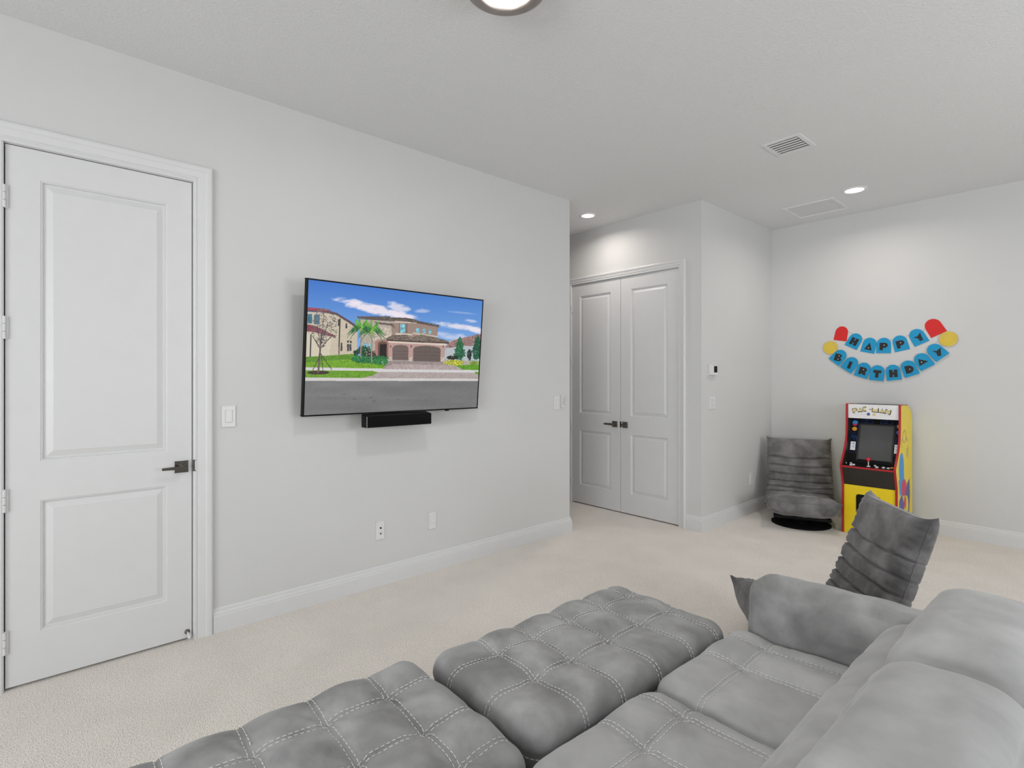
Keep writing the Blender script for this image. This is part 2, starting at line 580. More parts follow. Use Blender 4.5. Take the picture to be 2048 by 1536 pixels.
REC = 0.004
pan1 = [(0.008, 0.509, 1.025, 2.332), (0.008, 0.509, 0.235, 0.845)]
d1 = slab('door_1', D1[0] + 0.0055, D1[1] - 0.0055, 0.012, D1[2] - 0.0055, pan1, FL, REC)
struct(d1)
lever(d1, 0.573, 0.938, FL, REC, -1, 1.0, 0.095)
for z in (2.23, 1.64, 0.86, 0.22): hinge(d1, D1[0] + 0.002, z, FL)
b = new()
n = bmesh.new(); bmesh.ops.create_cube(n, size=1.0)
for v in n.verts: v.co = FL(D1[1] + 0.003 + v.co.x * 0.010, 0.940 + v.co.z * 0.060, 0.010 + v.co.y * 0.012)
bmesh.ops.bevel(n, geom=list(n.edges), offset=0.003, segments=2, affect='EDGES')
merge(b, n); obj('strike_plate', b, M['metal'], d1)

rl = [(-3.259, -2.826, 1.017, 2.326), (-3.259, -2.826, 0.214, 0.828)]
ll = [(-3.947, -3.515, 1.017, 2.326), (-3.947, -3.515, 0.214, 0.828)]
XM = -3.384
d2 = struct(slab('door_2', D2[0] + 0.003, XM - 0.002, 0.012, D2[2] - 0.0045, ll, FC, REC))
d3 = struct(slab('door_3', XM + 0.002, D2[1] - 0.0045, 0.012, D2[2] - 0.0045, rl, FC, REC))
lever(d2, XM - 0.072, 0.924, FC, REC, -1)
lever(d3, XM + 0.057, 0.924, FC, REC, 1, 1.0, 0.06)
b = new()
n = bmesh.new(); bmesh.ops.create_cube(n, size=1.0)
for v in n.verts: v.co = FC(XM + v.co.x * 0.014, 0.925 + v.co.z * 0.062, -0.003 + v.co.y * 0.008)
merge(b, n); obj('latch_plate', b, M['black'], d3)
for z in (2.2, 1.60, 0.86, 0.24):
    hinge(d3, D2[1] - 0.001, z, FC, hh=0.045); hinge(d2, D2[0] + 0.001, z, FC, hh=0.045)

# door stop on the door foot
t = thing('door_stop', 'small white rubber-tipped door stop at the lower right corner of the closed left door', 'door stop', (LX - REC, 0.600, 0.045))
b = new(); add_lathe(b, [(0, 0), (0.013, 0), (0.013, 0.003), (0.006, 0.006), (0.006, 0.012), (0, 0.012)], 18, mtx=Matrix.Rotation(R(90), 4, 'Y')); obj('mounting_plate', b, M['metal'], t, True)
b = new(); add_cyl(b, (0.008, 0, 0), (0.030, 0.004, -0.018), 0.0045, 0.0045, 12); add_cyl(b, (0.028, 0.004, -0.016), (0.036, 0.005, -0.026), 0.008, 0.008, 14)
obj('rubber_tip', b, M['plastic'], t, True)


# ------------------------------------------------------------------ wall fittings
def fbox(b, frame, a, z, d, wa, wz, wd_, bevel=0.0, mi=0):
    n = bmesh.new(); bmesh.ops.create_cube(n, size=1.0)
    for v in n.verts: v.co = frame(a + v.co.x * wa, z + v.co.z * wz, d + (v.co.y + .5) * wd_)
    if bevel: bmesh.ops.bevel(n, geom=list(n.edges), offset=bevel, segments=2, affect='EDGES')
    merge(b, n, mi)


def wall_thing(name, label, cat, frame, a, z, group=None):
    o = thing(name, label, cat, frame(a, z, 0), 0, group)
    base = frame(a, z, 0)
    return o, (lambda x, y, d: frame(a + x, z + y, d) - base)


def rocker(label, frame, a, z, double=False, w=0.072, h=0.118, group=None):
    t, f = wall_thing('light_switch', label, 'light switch', frame, a, z, group)
    b = new(); fbox(b, f, 0, 0, 0, w, h, 0.007, 0.002); obj('cover_plate', b, M['plastic'], t)
    offs = (-0.012, 0.014) if double else (0.0,)
    for o_ in offs:
        ww = 0.020 if double else 0.034
        b = new(); fbox(b, f, o_, 0, 0.0068, ww + 0.003, 0.070, 0.0006, 0, 0); obj('switch_gap', b, M['plastic_grey'], t)
        b = new(); fbox(b, f, o_, 0.001, 0.0072, ww, 0.066, 0.0045, 0.0015); obj('rocker', b, M['plastic'], t)
    if double:
        for k in (-0.020, -0.008, 0.006, 0.016):
            b = new(); fbox(b, f, k, -0.041, 0.0068, 0.006, 0.004, 0.001); obj('indicator', b, M['plastic_grey'], t)
    return t


rocker('white dimmer switch plate on the wall just right of the large left door', FL, 0.801, 1.197)
rocker('white rocker switch plate near the free end of the television wall', FL, 3.482, 1.189)
t, f = wall_thing('light_switch', 'narrow white keypad standing proud beside the rocker switch at the wall end', 'light switch', FL, 3.553, 1.200)
b = new(); fbox(b, f, 0, 0, 0, 0.030, 0.110, 0.020, 0.003); obj('keypad_body', b, M['plastic'], t)
b = new(); fbox(b, f, 0, 0.0, 0.0195, 0.018, 0.07, 0.002, 0.0); obj('keypad_button', b, M['plastic_grey'], t)
rocker('white double switch plate on the return wall below the thermostat', FN, 4.730, 1.180, True, 0.105, 0.116)


def outlet(label, frame, a, z, kind='power', w=0.064, h=0.122):
    t, f = wall_thing('wall_outlet', label, 'outlet', frame, a, z)
    b = new(); fbox(b, f, 0, 0, 0, w, h, 0.006, 0.002); obj('cover_plate', b, M['plastic'], t)
    if kind == 'power':
        b = new(); fbox(b, f, 0, 0, 0.006, 0.034, 0.068, 0.0025, 0.001); obj('receptacle', b, M['plastic'], t)
        for zz in (0.019, -0.019):
            b = new()
            for da in (-0.0065, 0.0065): fbox(b, f, da, zz + 0.003, 0.0084, 0.002, 0.009, 0.0005)
            fbox(b, f, 0, zz - 0.008, 0.0084, 0.004, 0.004, 0.0005)
            obj('socket_slots', b, M['plastic_grey'], t)
    else:
        for zz in (0.016, -0.022):
            b = new(); add_cyl(b, f(0.001, zz, 0.006), f(0.001, zz, 0.013), 0.0052, seg=12); obj('jack', b, M['black'] if zz > 0 else M['metal'], t)
    return t


outlet('white cable jack plate with two dark round jacks low on the television wall', FL, 1.739, 0.375, 'jack')
outlet('white power outlet plate low on the wall, right of the cable jack plate', FL, 2.160, 0.368)
outlet('white power outlet plate low on the return wall beside the corner floor chair', FN, 5.551, 0.362)

t, f = wall_thing('thermostat', 'white thermostat with a dark display on the return wall', 'thermostat', FN, 4.722, 1.490)
b = new(); fbox(b, f, 0, 0, 0, 0.150, 0.110, 0.006, 0.002); obj('back_plate', b, M['plastic'], t)
b = new(); fbox(b, f, 0.002, 0, 0.006, 0.138, 0.100, 0.022, 0.004); obj('body', b, M['plastic'], t)
b = new(); fbox(b, f, 0.028, 0.002, 0.0275, 0.062, 0.060, 0.0015); obj('display', b, M['black'], t)

# ------------------------------------------------------------------ ceiling fittings
CL = (-1.598, 1.394)
t = thing('ceiling_light', 'large round flush ceiling light with a bronze ring, cut by the top edge', 'ceiling light', (CL[0], CL[1], CEIL))
b = new(); add_lathe(b, [(0.06, 0.0), (0.150, 0.0), (0.158, -0.02), (0.166, -0.055), (0.168, -0.066), (0.164, -0.076), (0.150, -0.084), (0.120, -0.088), (0.113, -0.086), (0.112, -0.074)], 72)
obj('ring', b, M['bronze'], t, True)
b = new(); add_lathe(b, [(0.112, -0.076), (0.08, -0.081), (0.04, -0.084), (0, -0.085)], 64); obj('diffuser', b, M['lamp'], t, True)
l = bpy.data.lights.new('flush_lamp', 'AREA'); l.shape = 'DISK'; l.size = 0.22; l.energy = 10; l.color = (1, 0.95, 0.90)
lo = bpy.data.objects.new('flush_lamp', l); C.objects.link(lo); lo.parent = t; lo.location = (0, 0, -0.095)


def downlight(label, x, y, r, power):
    t = thing('recessed_light', label, 'recessed light', (x, y, CEIL), 0)
    b = new(); add_lathe(b, [(r * 1.02, -0.002), (r * 1.05, -0.006), (r * 1.35, -0.006), (r * 1.42, -0.001), (r * 1.42, 0.0)], 48); obj('trim_ring', b, M['lampring'], t, True)
    b = new(); add_lathe(b, [(r * 1.03, -0.002), (r * 0.6, -0.003), (0, -0.003)], 40); obj('lens', b, M['lamp'], t, True)
    l = bpy.data.lights.new('spot_lamp', 'AREA'); l.shape = 'DISK'; l.size = r * 1.8; l.energy = power; l.color = (1, 0.91, 0.84); l.spread = R(158)
    lo = bpy.data.objects.new('spot_lamp', l); C.objects.link(lo); lo.parent = t; lo.location = (0, 0, -0.012)


downlight('round recessed ceiling light above the double closet doors', -3.477, 4.128, 0.060, 4.6)
downlight('round recessed ceiling light near the back wall, right of the square ceiling grille', -1.461, 5.295, 0.068, 6.0)

t = thing('ceiling_vent', 'small slatted air vent in the ceiling, nearer than the flat return grille', 'vent', (-1.487, 3.930, CEIL))
t.rotation_euler = (0, 0, R(-1.5))
vw, vl = 0.128, 0.143
b = new()
for a_, c_ in (((-vw, -vl), (vw, -vl + 0.03)), ((-vw, vl - 0.03), (vw, vl)), ((-vw, -vl + 0.03), (-vw + 0.03, vl - 0.03)), ((vw - 0.03, -vl + 0.03), (vw, vl - 0.03))):
    add_box(b, (a_[0], a_[1], -0.006), (c_[0], c_[1], 0.0), 0.0015)
obj('frame', b, M['vent'], t)
b = new(); add_box(b, (-vw + 0.03, -vl + 0.03, -0.001), (vw - 0.03, vl - 0.03, 0.0)); obj('duct_shade', b, M['dark'], t)  # flat dark sheet painted in for the shade between the slats
nsl = 6
for k in range(nsl):
    y = -vl + 0.045 + k * (2 * vl - 0.09) / (nsl - 1)
    b = new()
    mtx = Matrix.Translation((0, y, -0.0085)) @ Matrix.Rotation(R(3), 4, 'X')
    add_box(b, (-vw + 0.031, -0.0125, -0.001), (vw - 0.031, 0.0125, 0.001), mtx=mtx)
    obj('slat', b, M['vent'], t)

t = thing('return_grille', 'large flat square return grille in the ceiling beside the back wall', 'grille', (-1.868, 5.585, CEIL))
g = 0.222
b = new()
for a_, c_ in (((-g, -g), (g, -g + 0.022)), ((-g, g - 0.022), (g, g)), ((-g, -g + 0.022), (-g + 0.022, g - 0.022)), ((g - 0.022, -g + 0.022), (g, g - 0.022))):
    add_box(b, (a_[0], a_[1], -0.008), (c_[0], c_[1], 0.0), 0.002)
obj('frame', b, M['vent'], t)
b = new(); add_box(b, (-g + 0.022, -g + 0.022, -0.003), (g - 0.022, g - 0.022, 0.0)); obj('panel', b, M['grille'], t)
for k in range(2):
    b = new(); add_cyl(b, (g - 0.05, -0.1 + k * 0.2, -0.007), (g - 0.05, -0.1 + k * 0.2, -0.003), 0.006, seg=10); obj('latch', b, M['plastic_grey'], t)

# ------------------------------------------------------------------ television
# tilted slightly forward: x -3.200 at the bottom, -3.127 at the top
TY0, TY1 = 1.177, 2.501
TVB, TVT = Vector((-3.198, 0, 1.180)), Vector((-3.125, 0, 2.000))
t = thing('television', 'large flat television on the left wall showing a two-storey house', 'television', (LX, (TY0 + TY1) / 2, 1.60))
up = (TVT - TVB); HT = up.length; up = up / HT
out = Vector((up.z, 0, -up.x))
tb = Vector(t.location)


def FT(a, z, d):   # a along the width 0..W, z up the screen, d out
    return TVB + Vector((0, TY0 + a, 0)) + up * z + out * d - tb


WT = TY1 - TY0
b = new()
n = bmesh.new(); bmesh.ops.create_cube(n, size=1.0)
for v in n.verts: v.co = FT(WT / 2 + v.co.x * WT, HT / 2 + v.co.z * HT, -0.0345 + (v.co.y + .5) * 0.034)
bmesh.ops.bevel(n, geom=list(n.edges), offset=0.003, segments=2, affect='EDGES'); merge(b, n)
obj('housing', b, M['black'], t)
b = new(); bz = 0.009
for a0, a1, z0_, z1_ in ((0, WT, 0, bz), (0, WT, HT - bz, HT), (0, bz, bz, HT - bz), (WT - bz, WT, bz, HT - bz)):
    fbox(b, FT, (a0 + a1) / 2, (z0_ + z1_) / 2, -0.001, a1 - a0, z1_ - z0_, 0.003)
obj('bezel', b, M['black'], t)
b = new()
fbox(b, FT, WT / 2, HT * 0.5, -0.062, 0.40, 0.30, 0.028)
n = bmesh.new(); bmesh.ops.create_cube(n, size=1.0)
for v in n.verts: v.co = Vector((LX + 0.0005, (TY0 + TY1) / 2, 1.60)) - tb + Vector(((v.co.x + .5) * 0.09, v.co.y * 0.35, v.co.z * 0.20))
merge(b, n)
obj('wall_mount', b, M['black'], t)
b = new(); fbox(b, FT, WT * 0.79, -0.004, -0.012, 0.03, 0.008, 0.012); obj('sensor', b, M['black'], t)


def house_picture():
    """paints the picture shown on the screen: colours per vertex of a fine grid"""
    NW, NH = 640, 396
    # corners of the picture in the drawing's own units
    q = [(90, 1352), (1645, 1288), (1690, 322), (120, 130)]   # bottom-left, bottom-right, top-right, top-left
    A = []; B = []
    for (x, y), (u, v) in zip(q, [(0, 0), (1, 0), (1, 1), (0, 1)]):
        A.append([u, v, 1, 0, 0, 0, -x * u, -x * v]); B.append(x)
        A.append([0, 0, 0, u, v, 1, -y * u, -y * v]); B.append(y)
    h = np.linalg.solve(np.array(A, float), np.array(B, float))
    uu, vv = np.meshgrid(np.linspace(0, 1, NW), np.linspace(0, 1, NH))
    den = h[6] * uu + h[7] * vv + 1
    X = (h[0] * uu + h[1] * vv + h[2]) / den
    Y = (h[3] * uu + h[4] * vv + h[5]) / den
    rng = np.random.RandomState(4)

    def vnoise(sx, sy, seed):
        r = np.random.RandomState(seed)
        gx, gy = X / sx, Y / sy
        x0 = np.floor(gx).astype(int); y0 = np.floor(gy).astype(int)
        fx = gx - x0; fy = gy - y0
        fx = fx * fx * (3 - 2 * fx); fy = fy * fy * (3 - 2 * fy)
        T = r.rand(512, 512)
        g = lambda i, j: T[(y0 + j) % 512, (x0 + i) % 512]
        return (g(0, 0) * (1 - fx) + g(1, 0) * fx) * (1 - fy) + (g(0, 1) * (1 - fx) + g(1, 1) * fx) * fy
    img = np.zeros((NH, NW, 3))

    def inside(poly):
        m = np.zeros_like(X, bool)
        n = len(poly)
        for i in range(n):
            x0, y0 = poly[i]; x1, y1 = poly[(i + 1) % n]
            if y0 == y1: continue
            c = ((y0 > Y) != (y1 > Y)) & (X < (x1 - x0) * (Y - y0) / (y1 - y0) + x0)
            m ^= c
        return m

    def fill(poly, col, nz=0.0, sx=8, sy=8, seed=1):
        m = inside(poly) if isinstance(poly, list) else poly
        c = np.array(col, float)[None, :] * np.ones((m.sum(), 1))
        if nz: c = c * (1 + nz * (vnoise(sx, sy, seed)[m] - 0.5))[:, None]
        img[m] = c
    # sky
    tt = np.clip((Y - 130) / 560, 0, 1)[..., None]
    img[:] = np.array([56, 112, 196.]) * (1 - tt) + np.array([122, 166, 222.]) * tt

    def cloud(cx, cy, rx, ry, ang, dens, seed):
        c, s = math.cos(ang), math.sin(ang)
        dx, dy = X - cx, Y - cy
        a = (dx * c + dy * s) / rx; b_ = (-dx * s + dy * c) / ry
        n_ = 0.6 * vnoise(60, 22, seed) + 0.4 * vnoise(22, 10, seed + 1)
        al = np.clip((1 - (a * a + b_ * b_)) * 1.3 + (n_ - 0.5) * 1.5, 0, 1) * dens
        al = np.where(a * a + b_ * b_ < 1.6, al, 0)[..., None]
        img[:] = img * (1 - al) + np.array([236, 226, 236.]) * al
    cloud(700, 395, 400, 52, 0.24, 0.95, 11); cloud(930, 380, 120, 40, 0.3, 0.8, 13); cloud(540, 330, 90, 26, 0.2, 0.7, 15)
    cloud(960, 450, 150, 40, 0.2, 0.9, 31)
    cloud(1500, 560, 260, 34, 0.17, 0.85, 17); cloud(1580, 505, 60, 16, 0.1, 0.6, 19); cloud(1400, 640, 220, 34, 0.1, 0.55, 21); cloud(1640, 590, 120, 26, 0.3, 0.8, 23)
    cloud(1500, 430, 160, 10, 0.1, 0.3, 27); cloud(1140, 415, 80, 22, -0.05, 0.5, 29)
    # whatever lies between the houses and below them
    fill([(850, 470), (1110, 505), (1290, 560), (1275, 700), (820, 690)], (140, 122, 112), 0.1)
    fill([(60, 826), (1700, 826), (1700, 1060), (60, 1060)], (176, 166, 160), 0.1)
    # left house
    fill([(60, 420), (330, 430), (500, 520), (560, 560), (560, 830), (60, 830)], (196, 184, 164), 0.06)
    fill([(60, 375), (250, 392), (380, 432), (560, 545), (545, 560), (370, 450), (250, 425), (60, 415)], (92, 70, 72), 0.5, 6, 3)
    fill([(60, 375), (250, 392), (330, 420), (60, 400)], (150, 66, 86), 0.4, 5, 3)
    fill([(60, 610), (330, 650), (310, 830), (60, 832)], (206, 196, 176), 0.05)
    fill([(60, 525), (180, 545), (370, 640), (370, 655), (180, 605), (60, 590)], (124, 60, 74), 0.6, 6, 4)
    for w in ((112, 440, 155, 525), (172, 448, 222, 535)): fill([(w[0], w[1]), (w[2], w[1]), (w[2], w[3]), (w[0], w[3])], (60, 108, 128), 0.4)
    for w in ((386, 488, 400, 550), (455, 525, 470, 570), (412, 700, 428, 775), (470, 678, 488, 700), (494, 682, 511, 704), (470, 710, 488, 775), (492, 712, 509, 775)):
        fill([(w[0], w[1]), (w[2], w[1]), (w[2], w[3]), (w[0], w[3])], (62, 62, 66), 0.2)
    fill([(400, 480), (412, 482), (402, 806), (392, 806)], (60, 56, 56)); fill([(140, 625), (152, 627), (146, 828), (134, 828)], (56, 62, 66))
    # right house far
    fill([(1350, 700), (1430, 672), (1690, 640), (1700, 880), (1350, 850)], (178, 186, 190), 0.06)
    fill([(1350, 745), (1400, 690), (1480, 665), (1620, 632), (1700, 620), (1700, 735), (1520, 730), (1400, 748)], (148, 118, 116), 0.6, 7, 5)
    # main house
    fill([(590, 490), (900, 500), (905, 840), (590, 835)], (176, 164, 152), 0.1, 12, 12)
    fill([(700, 560), (830, 560), (900, 590), (900, 640), (830, 660), (700, 680)], (190, 178, 164), 0.3, 14, 8)
    fill([(870, 505), (1100, 505), (1280, 560), (1278, 660), (870, 640)], (152, 132, 122), 0.06)
    fill([(870, 505), (1095, 515), (1095, 525), (870, 518)], (205, 190, 176)); fill([(905, 612), (1060, 622), (1060, 636), (905, 628)], (205, 190, 176))
    fill([(1062, 606), (1280, 640), (1280, 655), (1062, 622)], (196, 182, 166))
    roof = (98, 88, 82)
    fill([(555, 462), (850, 462), (905, 510), (570, 485)], roof, 0.7, 6, 4); fill([(700, 508), (880, 530), (905, 575), (860, 545), (740, 530)], roof, 0.7, 6, 4)
    fill([(840, 470), (1000, 475), (1095, 492), (1120, 525), (850, 492)], roof, 0.7, 6, 4); fill([(1095, 500), (1290, 540), (1306, 562), (1095, 525)], roof, 0.7, 6, 4)
    fill([(815, 662), (880, 632), (1010, 628), (1040, 676), (830, 672)], (112, 100, 92), 0.7, 7, 4); fill([(1000, 672), (1130, 626), (1260, 650), (1392, 690), (1385, 704), (1000, 682)], (120, 108, 98), 0.7, 7, 4)
    fill([(822, 672), (1390, 700), (1388, 712), (822, 684)], (70, 60, 56))
    fill([(830, 684), (1360, 708), (1345, 875), (850, 855)], (182, 150, 144), 0.06); fill([(840, 686), (1360, 712), (1360, 728), (840, 700)], (214, 200, 186))
    arch = [(1066, 870), (1066, 755), (1085, 738), (1130, 730), (1190, 728), (1250, 734), (1300, 745), (1314, 762), (1312, 875)]
    fill(arch, (104, 92, 88), 0.05); arch2 = [(878, 857), (878, 745), (900, 726), (950, 719), (1000, 726), (1022, 742), (1022, 860)]
    fill(arch2, (112, 98, 94), 0.05)
    for yy in (782, 812, 842):
        fill([(1066, yy), (1312, yy + 6), (1312, yy + 9), (1066, yy + 3)], (84, 74, 72)); fill([(878, yy - 8), (1022, yy - 4), (1022, yy - 1), (878, yy - 5)], (88, 78, 74))
    for x in (850, 1025, 1318): fill([(x, 828), (x + 30, 829), (x + 28, 872), (x - 2, 868)], (190, 180, 166), 0.4, 10, 6)
    for x in (862, 1048, 1337): fill([(x - 4, 725), (x + 4, 725), (x + 4, 742), (x - 4, 742)], (50, 40, 40))
    fill([(722, 690), (760, 672), (820, 678), (845, 700), (845, 850), (722, 835)], (168, 122, 114), 0.05); fill([(745, 835), (748, 700), (790, 684), (830, 700), (832, 840)], (104, 80, 74)); fill([(762, 832), (764, 712), (826, 714), (824, 836)], (44, 34, 34))
    for w in ((948, 532, 992, 612), (1090, 568, 1118, 610), (1150, 572, 1176, 614), (1206, 578, 1230, 620), (615, 702, 648, 770), (664, 706, 684, 765)):
        fill([(w[0], w[1]), (w[2], w[1] + 3), (w[2], w[3]), (w[0], w[3])], (120, 182, 198), 0.5, 12, 12)
    for x in (936, 994, 1004): fill([(x, 530), (x + 8, 530), (x + 8, 612), (x, 612)], (120, 104, 96))
    # ground
    fill([(60, 1040), (1700, 1048), (1700, 1400), (60, 1400)], (118, 118, 118), 0.12, 5, 3)
    road = inside([(60, 1040), (1700, 1048), (1700, 1400), (60, 1400)])
    img[road] *= (0.94 + 0.12 * vnoise(300, 30, 41)[road])[:, None]
    for cx, cy in ((540, 1208), (715, 1228), (690, 1195), (930, 1212), (450, 1165)):
        m = ((X - cx) / 16) ** 2 + ((Y - cy) / 5) ** 2 < 1; img[m & (vnoise(4, 3, 5) > 0.45)] *= 0.75
    fill([(60, 1012), (620, 1020), (1700, 1030), (1700, 1050), (60, 1042)], (206, 202, 200), 0.05)
    lawn = (92, 138, 44)
    fill([(60, 828), (300, 815), (520, 800), (800, 900), (860, 860), (800, 935), (400, 925), (60, 920)], lawn, 0.35, 7, 4)
    fill([(60, 880), (300, 860), (520, 850), (800, 915), (795, 935), (400, 925), (60, 920)], (112, 158, 44), 0.4, 7, 4)
    fill([(60, 922), (800, 934), (900, 938), (1700, 950), (1700, 975), (760, 965), (60, 945)], (208, 206, 206), 0.04)
    fill([(850, 862), (1340, 876), (1540, 950), (790, 938)], (150, 138, 136), 0.25, 10, 4); fill([(880, 895), (1420, 905), (1540, 950), (790, 938)], (174, 160, 158), 0.25, 10, 4)
    fill([(760, 965), (1600, 975), (1700, 1000), (1700, 1030), (620, 1018)], (172, 160, 158), 0.2, 10, 4)
    fill([(60, 945), (700, 955), (752, 966), (700, 998), (600, 1018), (60, 1010)], (104, 150, 46), 0.4, 6, 4)
    fill([(1440, 905), (1700, 900), (1700, 953), (1520, 948)], (96, 150, 44), 0.35, 6, 4); fill([(1620, 968), (1700, 966), (1700, 998), (1640, 988)], (100, 150, 48), 0.3)
    # planting
    def leafy(cx, cy, rx, ry, col, seed, thr=0.35, s=7):
        m = (((X - cx) / rx) ** 2 + ((Y - cy) / ry) ** 2 + 0.9 * (vnoise(s * 1.6, s * 1.6, seed) - 0.5)) < 1
        m &= vnoise(s, s, seed + 3) > thr
        img[m] = np.array(col, float) * (0.6 + 0.8 * vnoise(s * .7, s * .7, seed + 5)[m])[:, None]
    leafy(680, 850, 170, 36, (40, 104, 62), 51, 0.1); leafy(560, 838, 50, 26, (46, 120, 70), 53, 0.1); leafy(770, 870, 80, 28, (54, 118, 66), 55, 0.1)
    leafy(620, 770, 60, 44, (34, 70, 44), 57, 0.15); leafy(690, 800, 40, 30, (60, 50, 54), 59, 0.2); leafy(550, 790, 26, 26, (30, 62, 40), 61, 0.1)
    leafy(1486, 800, 50, 62, (42, 94, 66), 63, 0.1); leafy(1486, 735, 36, 50, (48, 104, 72), 65, 0.1); leafy(1486, 685, 18, 36, (48, 104, 72), 67, 0.1)
    leafy(1650, 790, 48, 70, (40, 88, 66), 69, 0.1); leafy(1650, 705, 34, 60, (40, 88, 66), 71, 0.1); leafy(1576, 810, 22, 50, (40, 52, 50), 73, 0.1)
    leafy(1420, 838, 60, 18, (44, 50, 44), 75, 0.1); leafy(1440, 884, 95, 26, (172, 176, 60), 77, 0.15); leafy(1620, 884, 44, 22, (120, 150, 56), 79, 0.15)
    # palms
    def stroke(x0, y0, x1, y1, w, col):
        dx, dy = x1 - x0, y1 - y0
        L2 = dx * dx + dy * dy + 1e-9
        t_ = np.clip(((X - x0) * dx + (Y - y0) * dy) / L2, 0, 1)
        m = (X - x0 - t_ * dx) ** 2 + (Y - y0 - t_ * dy) ** 2 < w * w
        img[m] = col

    def palm(cx, cy, R_, base_y, seed):
        rp = np.random.RandomState(seed)
        fill([(cx - 7, cy), (cx + 5, cy), (cx + 4, base_y), (cx - 6, base_y)], (150, 138, 124))
        for k in range(11):
            a = math.radians(-35 + k * 25 + rp.uniform(-6, 6))
            up_ = 55 < math.degrees(a) < 125
            for n_ in range(26):
                s_ = n_ / 25
                x = cx + R_ * s_ * math.cos(a); y = cy - R_ * s_ * math.sin(a) * (0.8 if up_ else 0.6) + (0.15 if up_ else 0.62) * R_ * s_ ** 2.2
                ln = 26 * math.sin(PI * min(1, s_ * 0.85 + 0.15)) + 4
                g_ = rp.randint(4)
                col = [(40, 92, 52), (60, 122, 66), (88, 150, 72), (30, 72, 46)][g_] if not up_ else [(96, 166, 54), (76, 146, 56), (120, 190, 62), (64, 128, 50)][g_]
                sg = 1 if math.cos(a) >= 0 else -1
                stroke(x, y, x + sg * ln * 0.5, y + ln * 0.85, 1.9, col)
                if n_ % 2: stroke(x, y, x + sg * ln * 0.6, y - ln * 0.3, 1.7, col)
        for n_ in range(8): stroke(cx, cy, cx + rp.uniform(-14, 14), cy + rp.uniform(20, 70), 2.5, (134, 168, 70))
    palm(595, 560, 125, 838, 1); palm(692, 575, 122, 880, 2)
    # young bare tree with props
    fill([(222, 960), (206, 958), (222, 760), (232, 620), (242, 620), (236, 780)], (96, 84, 78))
    rr = np.random.RandomState(9)
    for k in range(330):
        a = rr.uniform(0, 2 * PI); q_ = math.sqrt(rr.uniform(0, 1))
        x = 265 + 118 * q_ * math.cos(a) ; y = 570 + 185 * q_ * math.sin(a)
        if y > 660: x = 240 + (x - 265) * 0.55
        m = (np.abs(X - x) < 5) & (np.abs(Y - y) < 4); img[m] = (98 + rr.randint(30), 92 + rr.randint(26), 90 + rr.randint(26))
    for (xa, ya, xb, yb) in ((236, 800, 165, 945), (236, 800, 335, 942), (240, 800, 255, 950), (236, 720, 300, 520), (236, 700, 200, 560), (238, 700, 262, 420), (238, 740, 330, 640), (234, 760, 160, 640)):
        for s_ in np.linspace(0, 1, 60):
            m = (np.abs(X - (xa + (xb - xa) * s_)) < 2.6) & (np.abs(Y - (ya + (yb - ya) * s_)) < 3); img[m] = (62, 56, 54)
    m = ((X - 215) / 100) ** 2 + ((Y - 968) / 18) ** 2 < 1; img[m] = np.array([70, 56, 48.]) * (0.7 + 0.6 * vnoise(6, 4, 91)[m])[:, None]
    fill([(222, 970), (206, 968), (222, 860), (234, 862)], (110, 98, 88))
    img = np.clip(img, 0, 255) / 255
    img = np.where(img <= 0.04045, img / 12.92, ((img + 0.055) / 1.055) ** 2.4)
    rgba = np.ones((NH, NW, 4), np.float32); rgba[..., :3] = img
    a = bz + uu * (WT - 2 * bz); z = bz + vv * (HT - 2 * bz)
    o_ = np.array(FT(0, 0, 0.0006)); ua = np.array(FT(1, 0, 0.0006)) - o_; uz = np.array(FT(0, 1, 0.0006)) - o_
    co = o_[None, None] + a[..., None] * ua + z[..., None] * uz
    idx = np.arange(NW * NH).reshape(NH, NW)
    fc = np.stack([idx[:-1, :-1], idx[:-1, 1:], idx[1:, 1:], idx[1:, :-1]], -1).reshape(-1, 4)
    me = bpy.data.meshes.new('screen')
    me.from_pydata(co.reshape(-1, 3).tolist(), [], fc.tolist())
    ca = me.color_attributes.new('picture', 'FLOAT_COLOR', 'POINT')
    ca.data.foreach_set('color', rgba.reshape(-1))
    m = bpy.data.materials.new('screen_picture'); m.use_nodes = True
    nt = m.node_tree; bs = nt.nodes['Principled BSDF']
    bs.inputs['Base Color'].default_value = (0.01, 0.01, 0.01, 1); bs.inputs['Roughness'].default_value = 0.3; bs.inputs['Specular IOR Level'].default_value = 0.1
    at = nt.nodes.new('ShaderNodeAttribute'); at.attribute_name = 'picture'
    nt.links.new(at.outputs['Color'], bs.inputs['Emission Color']); bs.inputs['Emission Strength'].default_value = 0.94
    return link_mesh('screen', me, m, t)


house_picture()['label'] = 'lit screen showing a grey house with garage doors, palms and a road'

# centre speaker under the television
t = thing('speaker_bar', 'short black speaker bar mounted on the wall under the television', 'speaker', (LX, 1.80, 1.125))
b = new()
n = bmesh.new(); bmesh.ops.create_cube(n, size=1.0)
for v in n.verts:
    x = v.co.x + .5; y = v.co.y; z = v.co.z
    px = -3.205 + x * 0.075
    pz = 1.130 + z * 0.074
    if z > 0 and x < 0.5: pz += 0.012
    v.co = Vector((px - LX, y * 0.487, pz - 1.125))
bmesh.ops.bevel(n, geom=list(n.edges), offset=0.003, segments=2, affect='EDGES'); merge(b, n)
obj('housing', b, M['black'], t)
b = new(); add_box(b, (-3.1305 - LX, -0.236, 1.096 - 1.125), (-3.128 - LX, 0.238, 1.164 - 1.125), 0.001); obj('speaker_cloth', b, M['black_matte'], t)
b = new(); add_box(b, (-3.1302 - LX, -0.2425, 1.096 - 1.125), (-3.1285 - LX, -0.2405, 1.164 - 1.125)); obj('edge_strip', b, M['plastic_grey'], t)
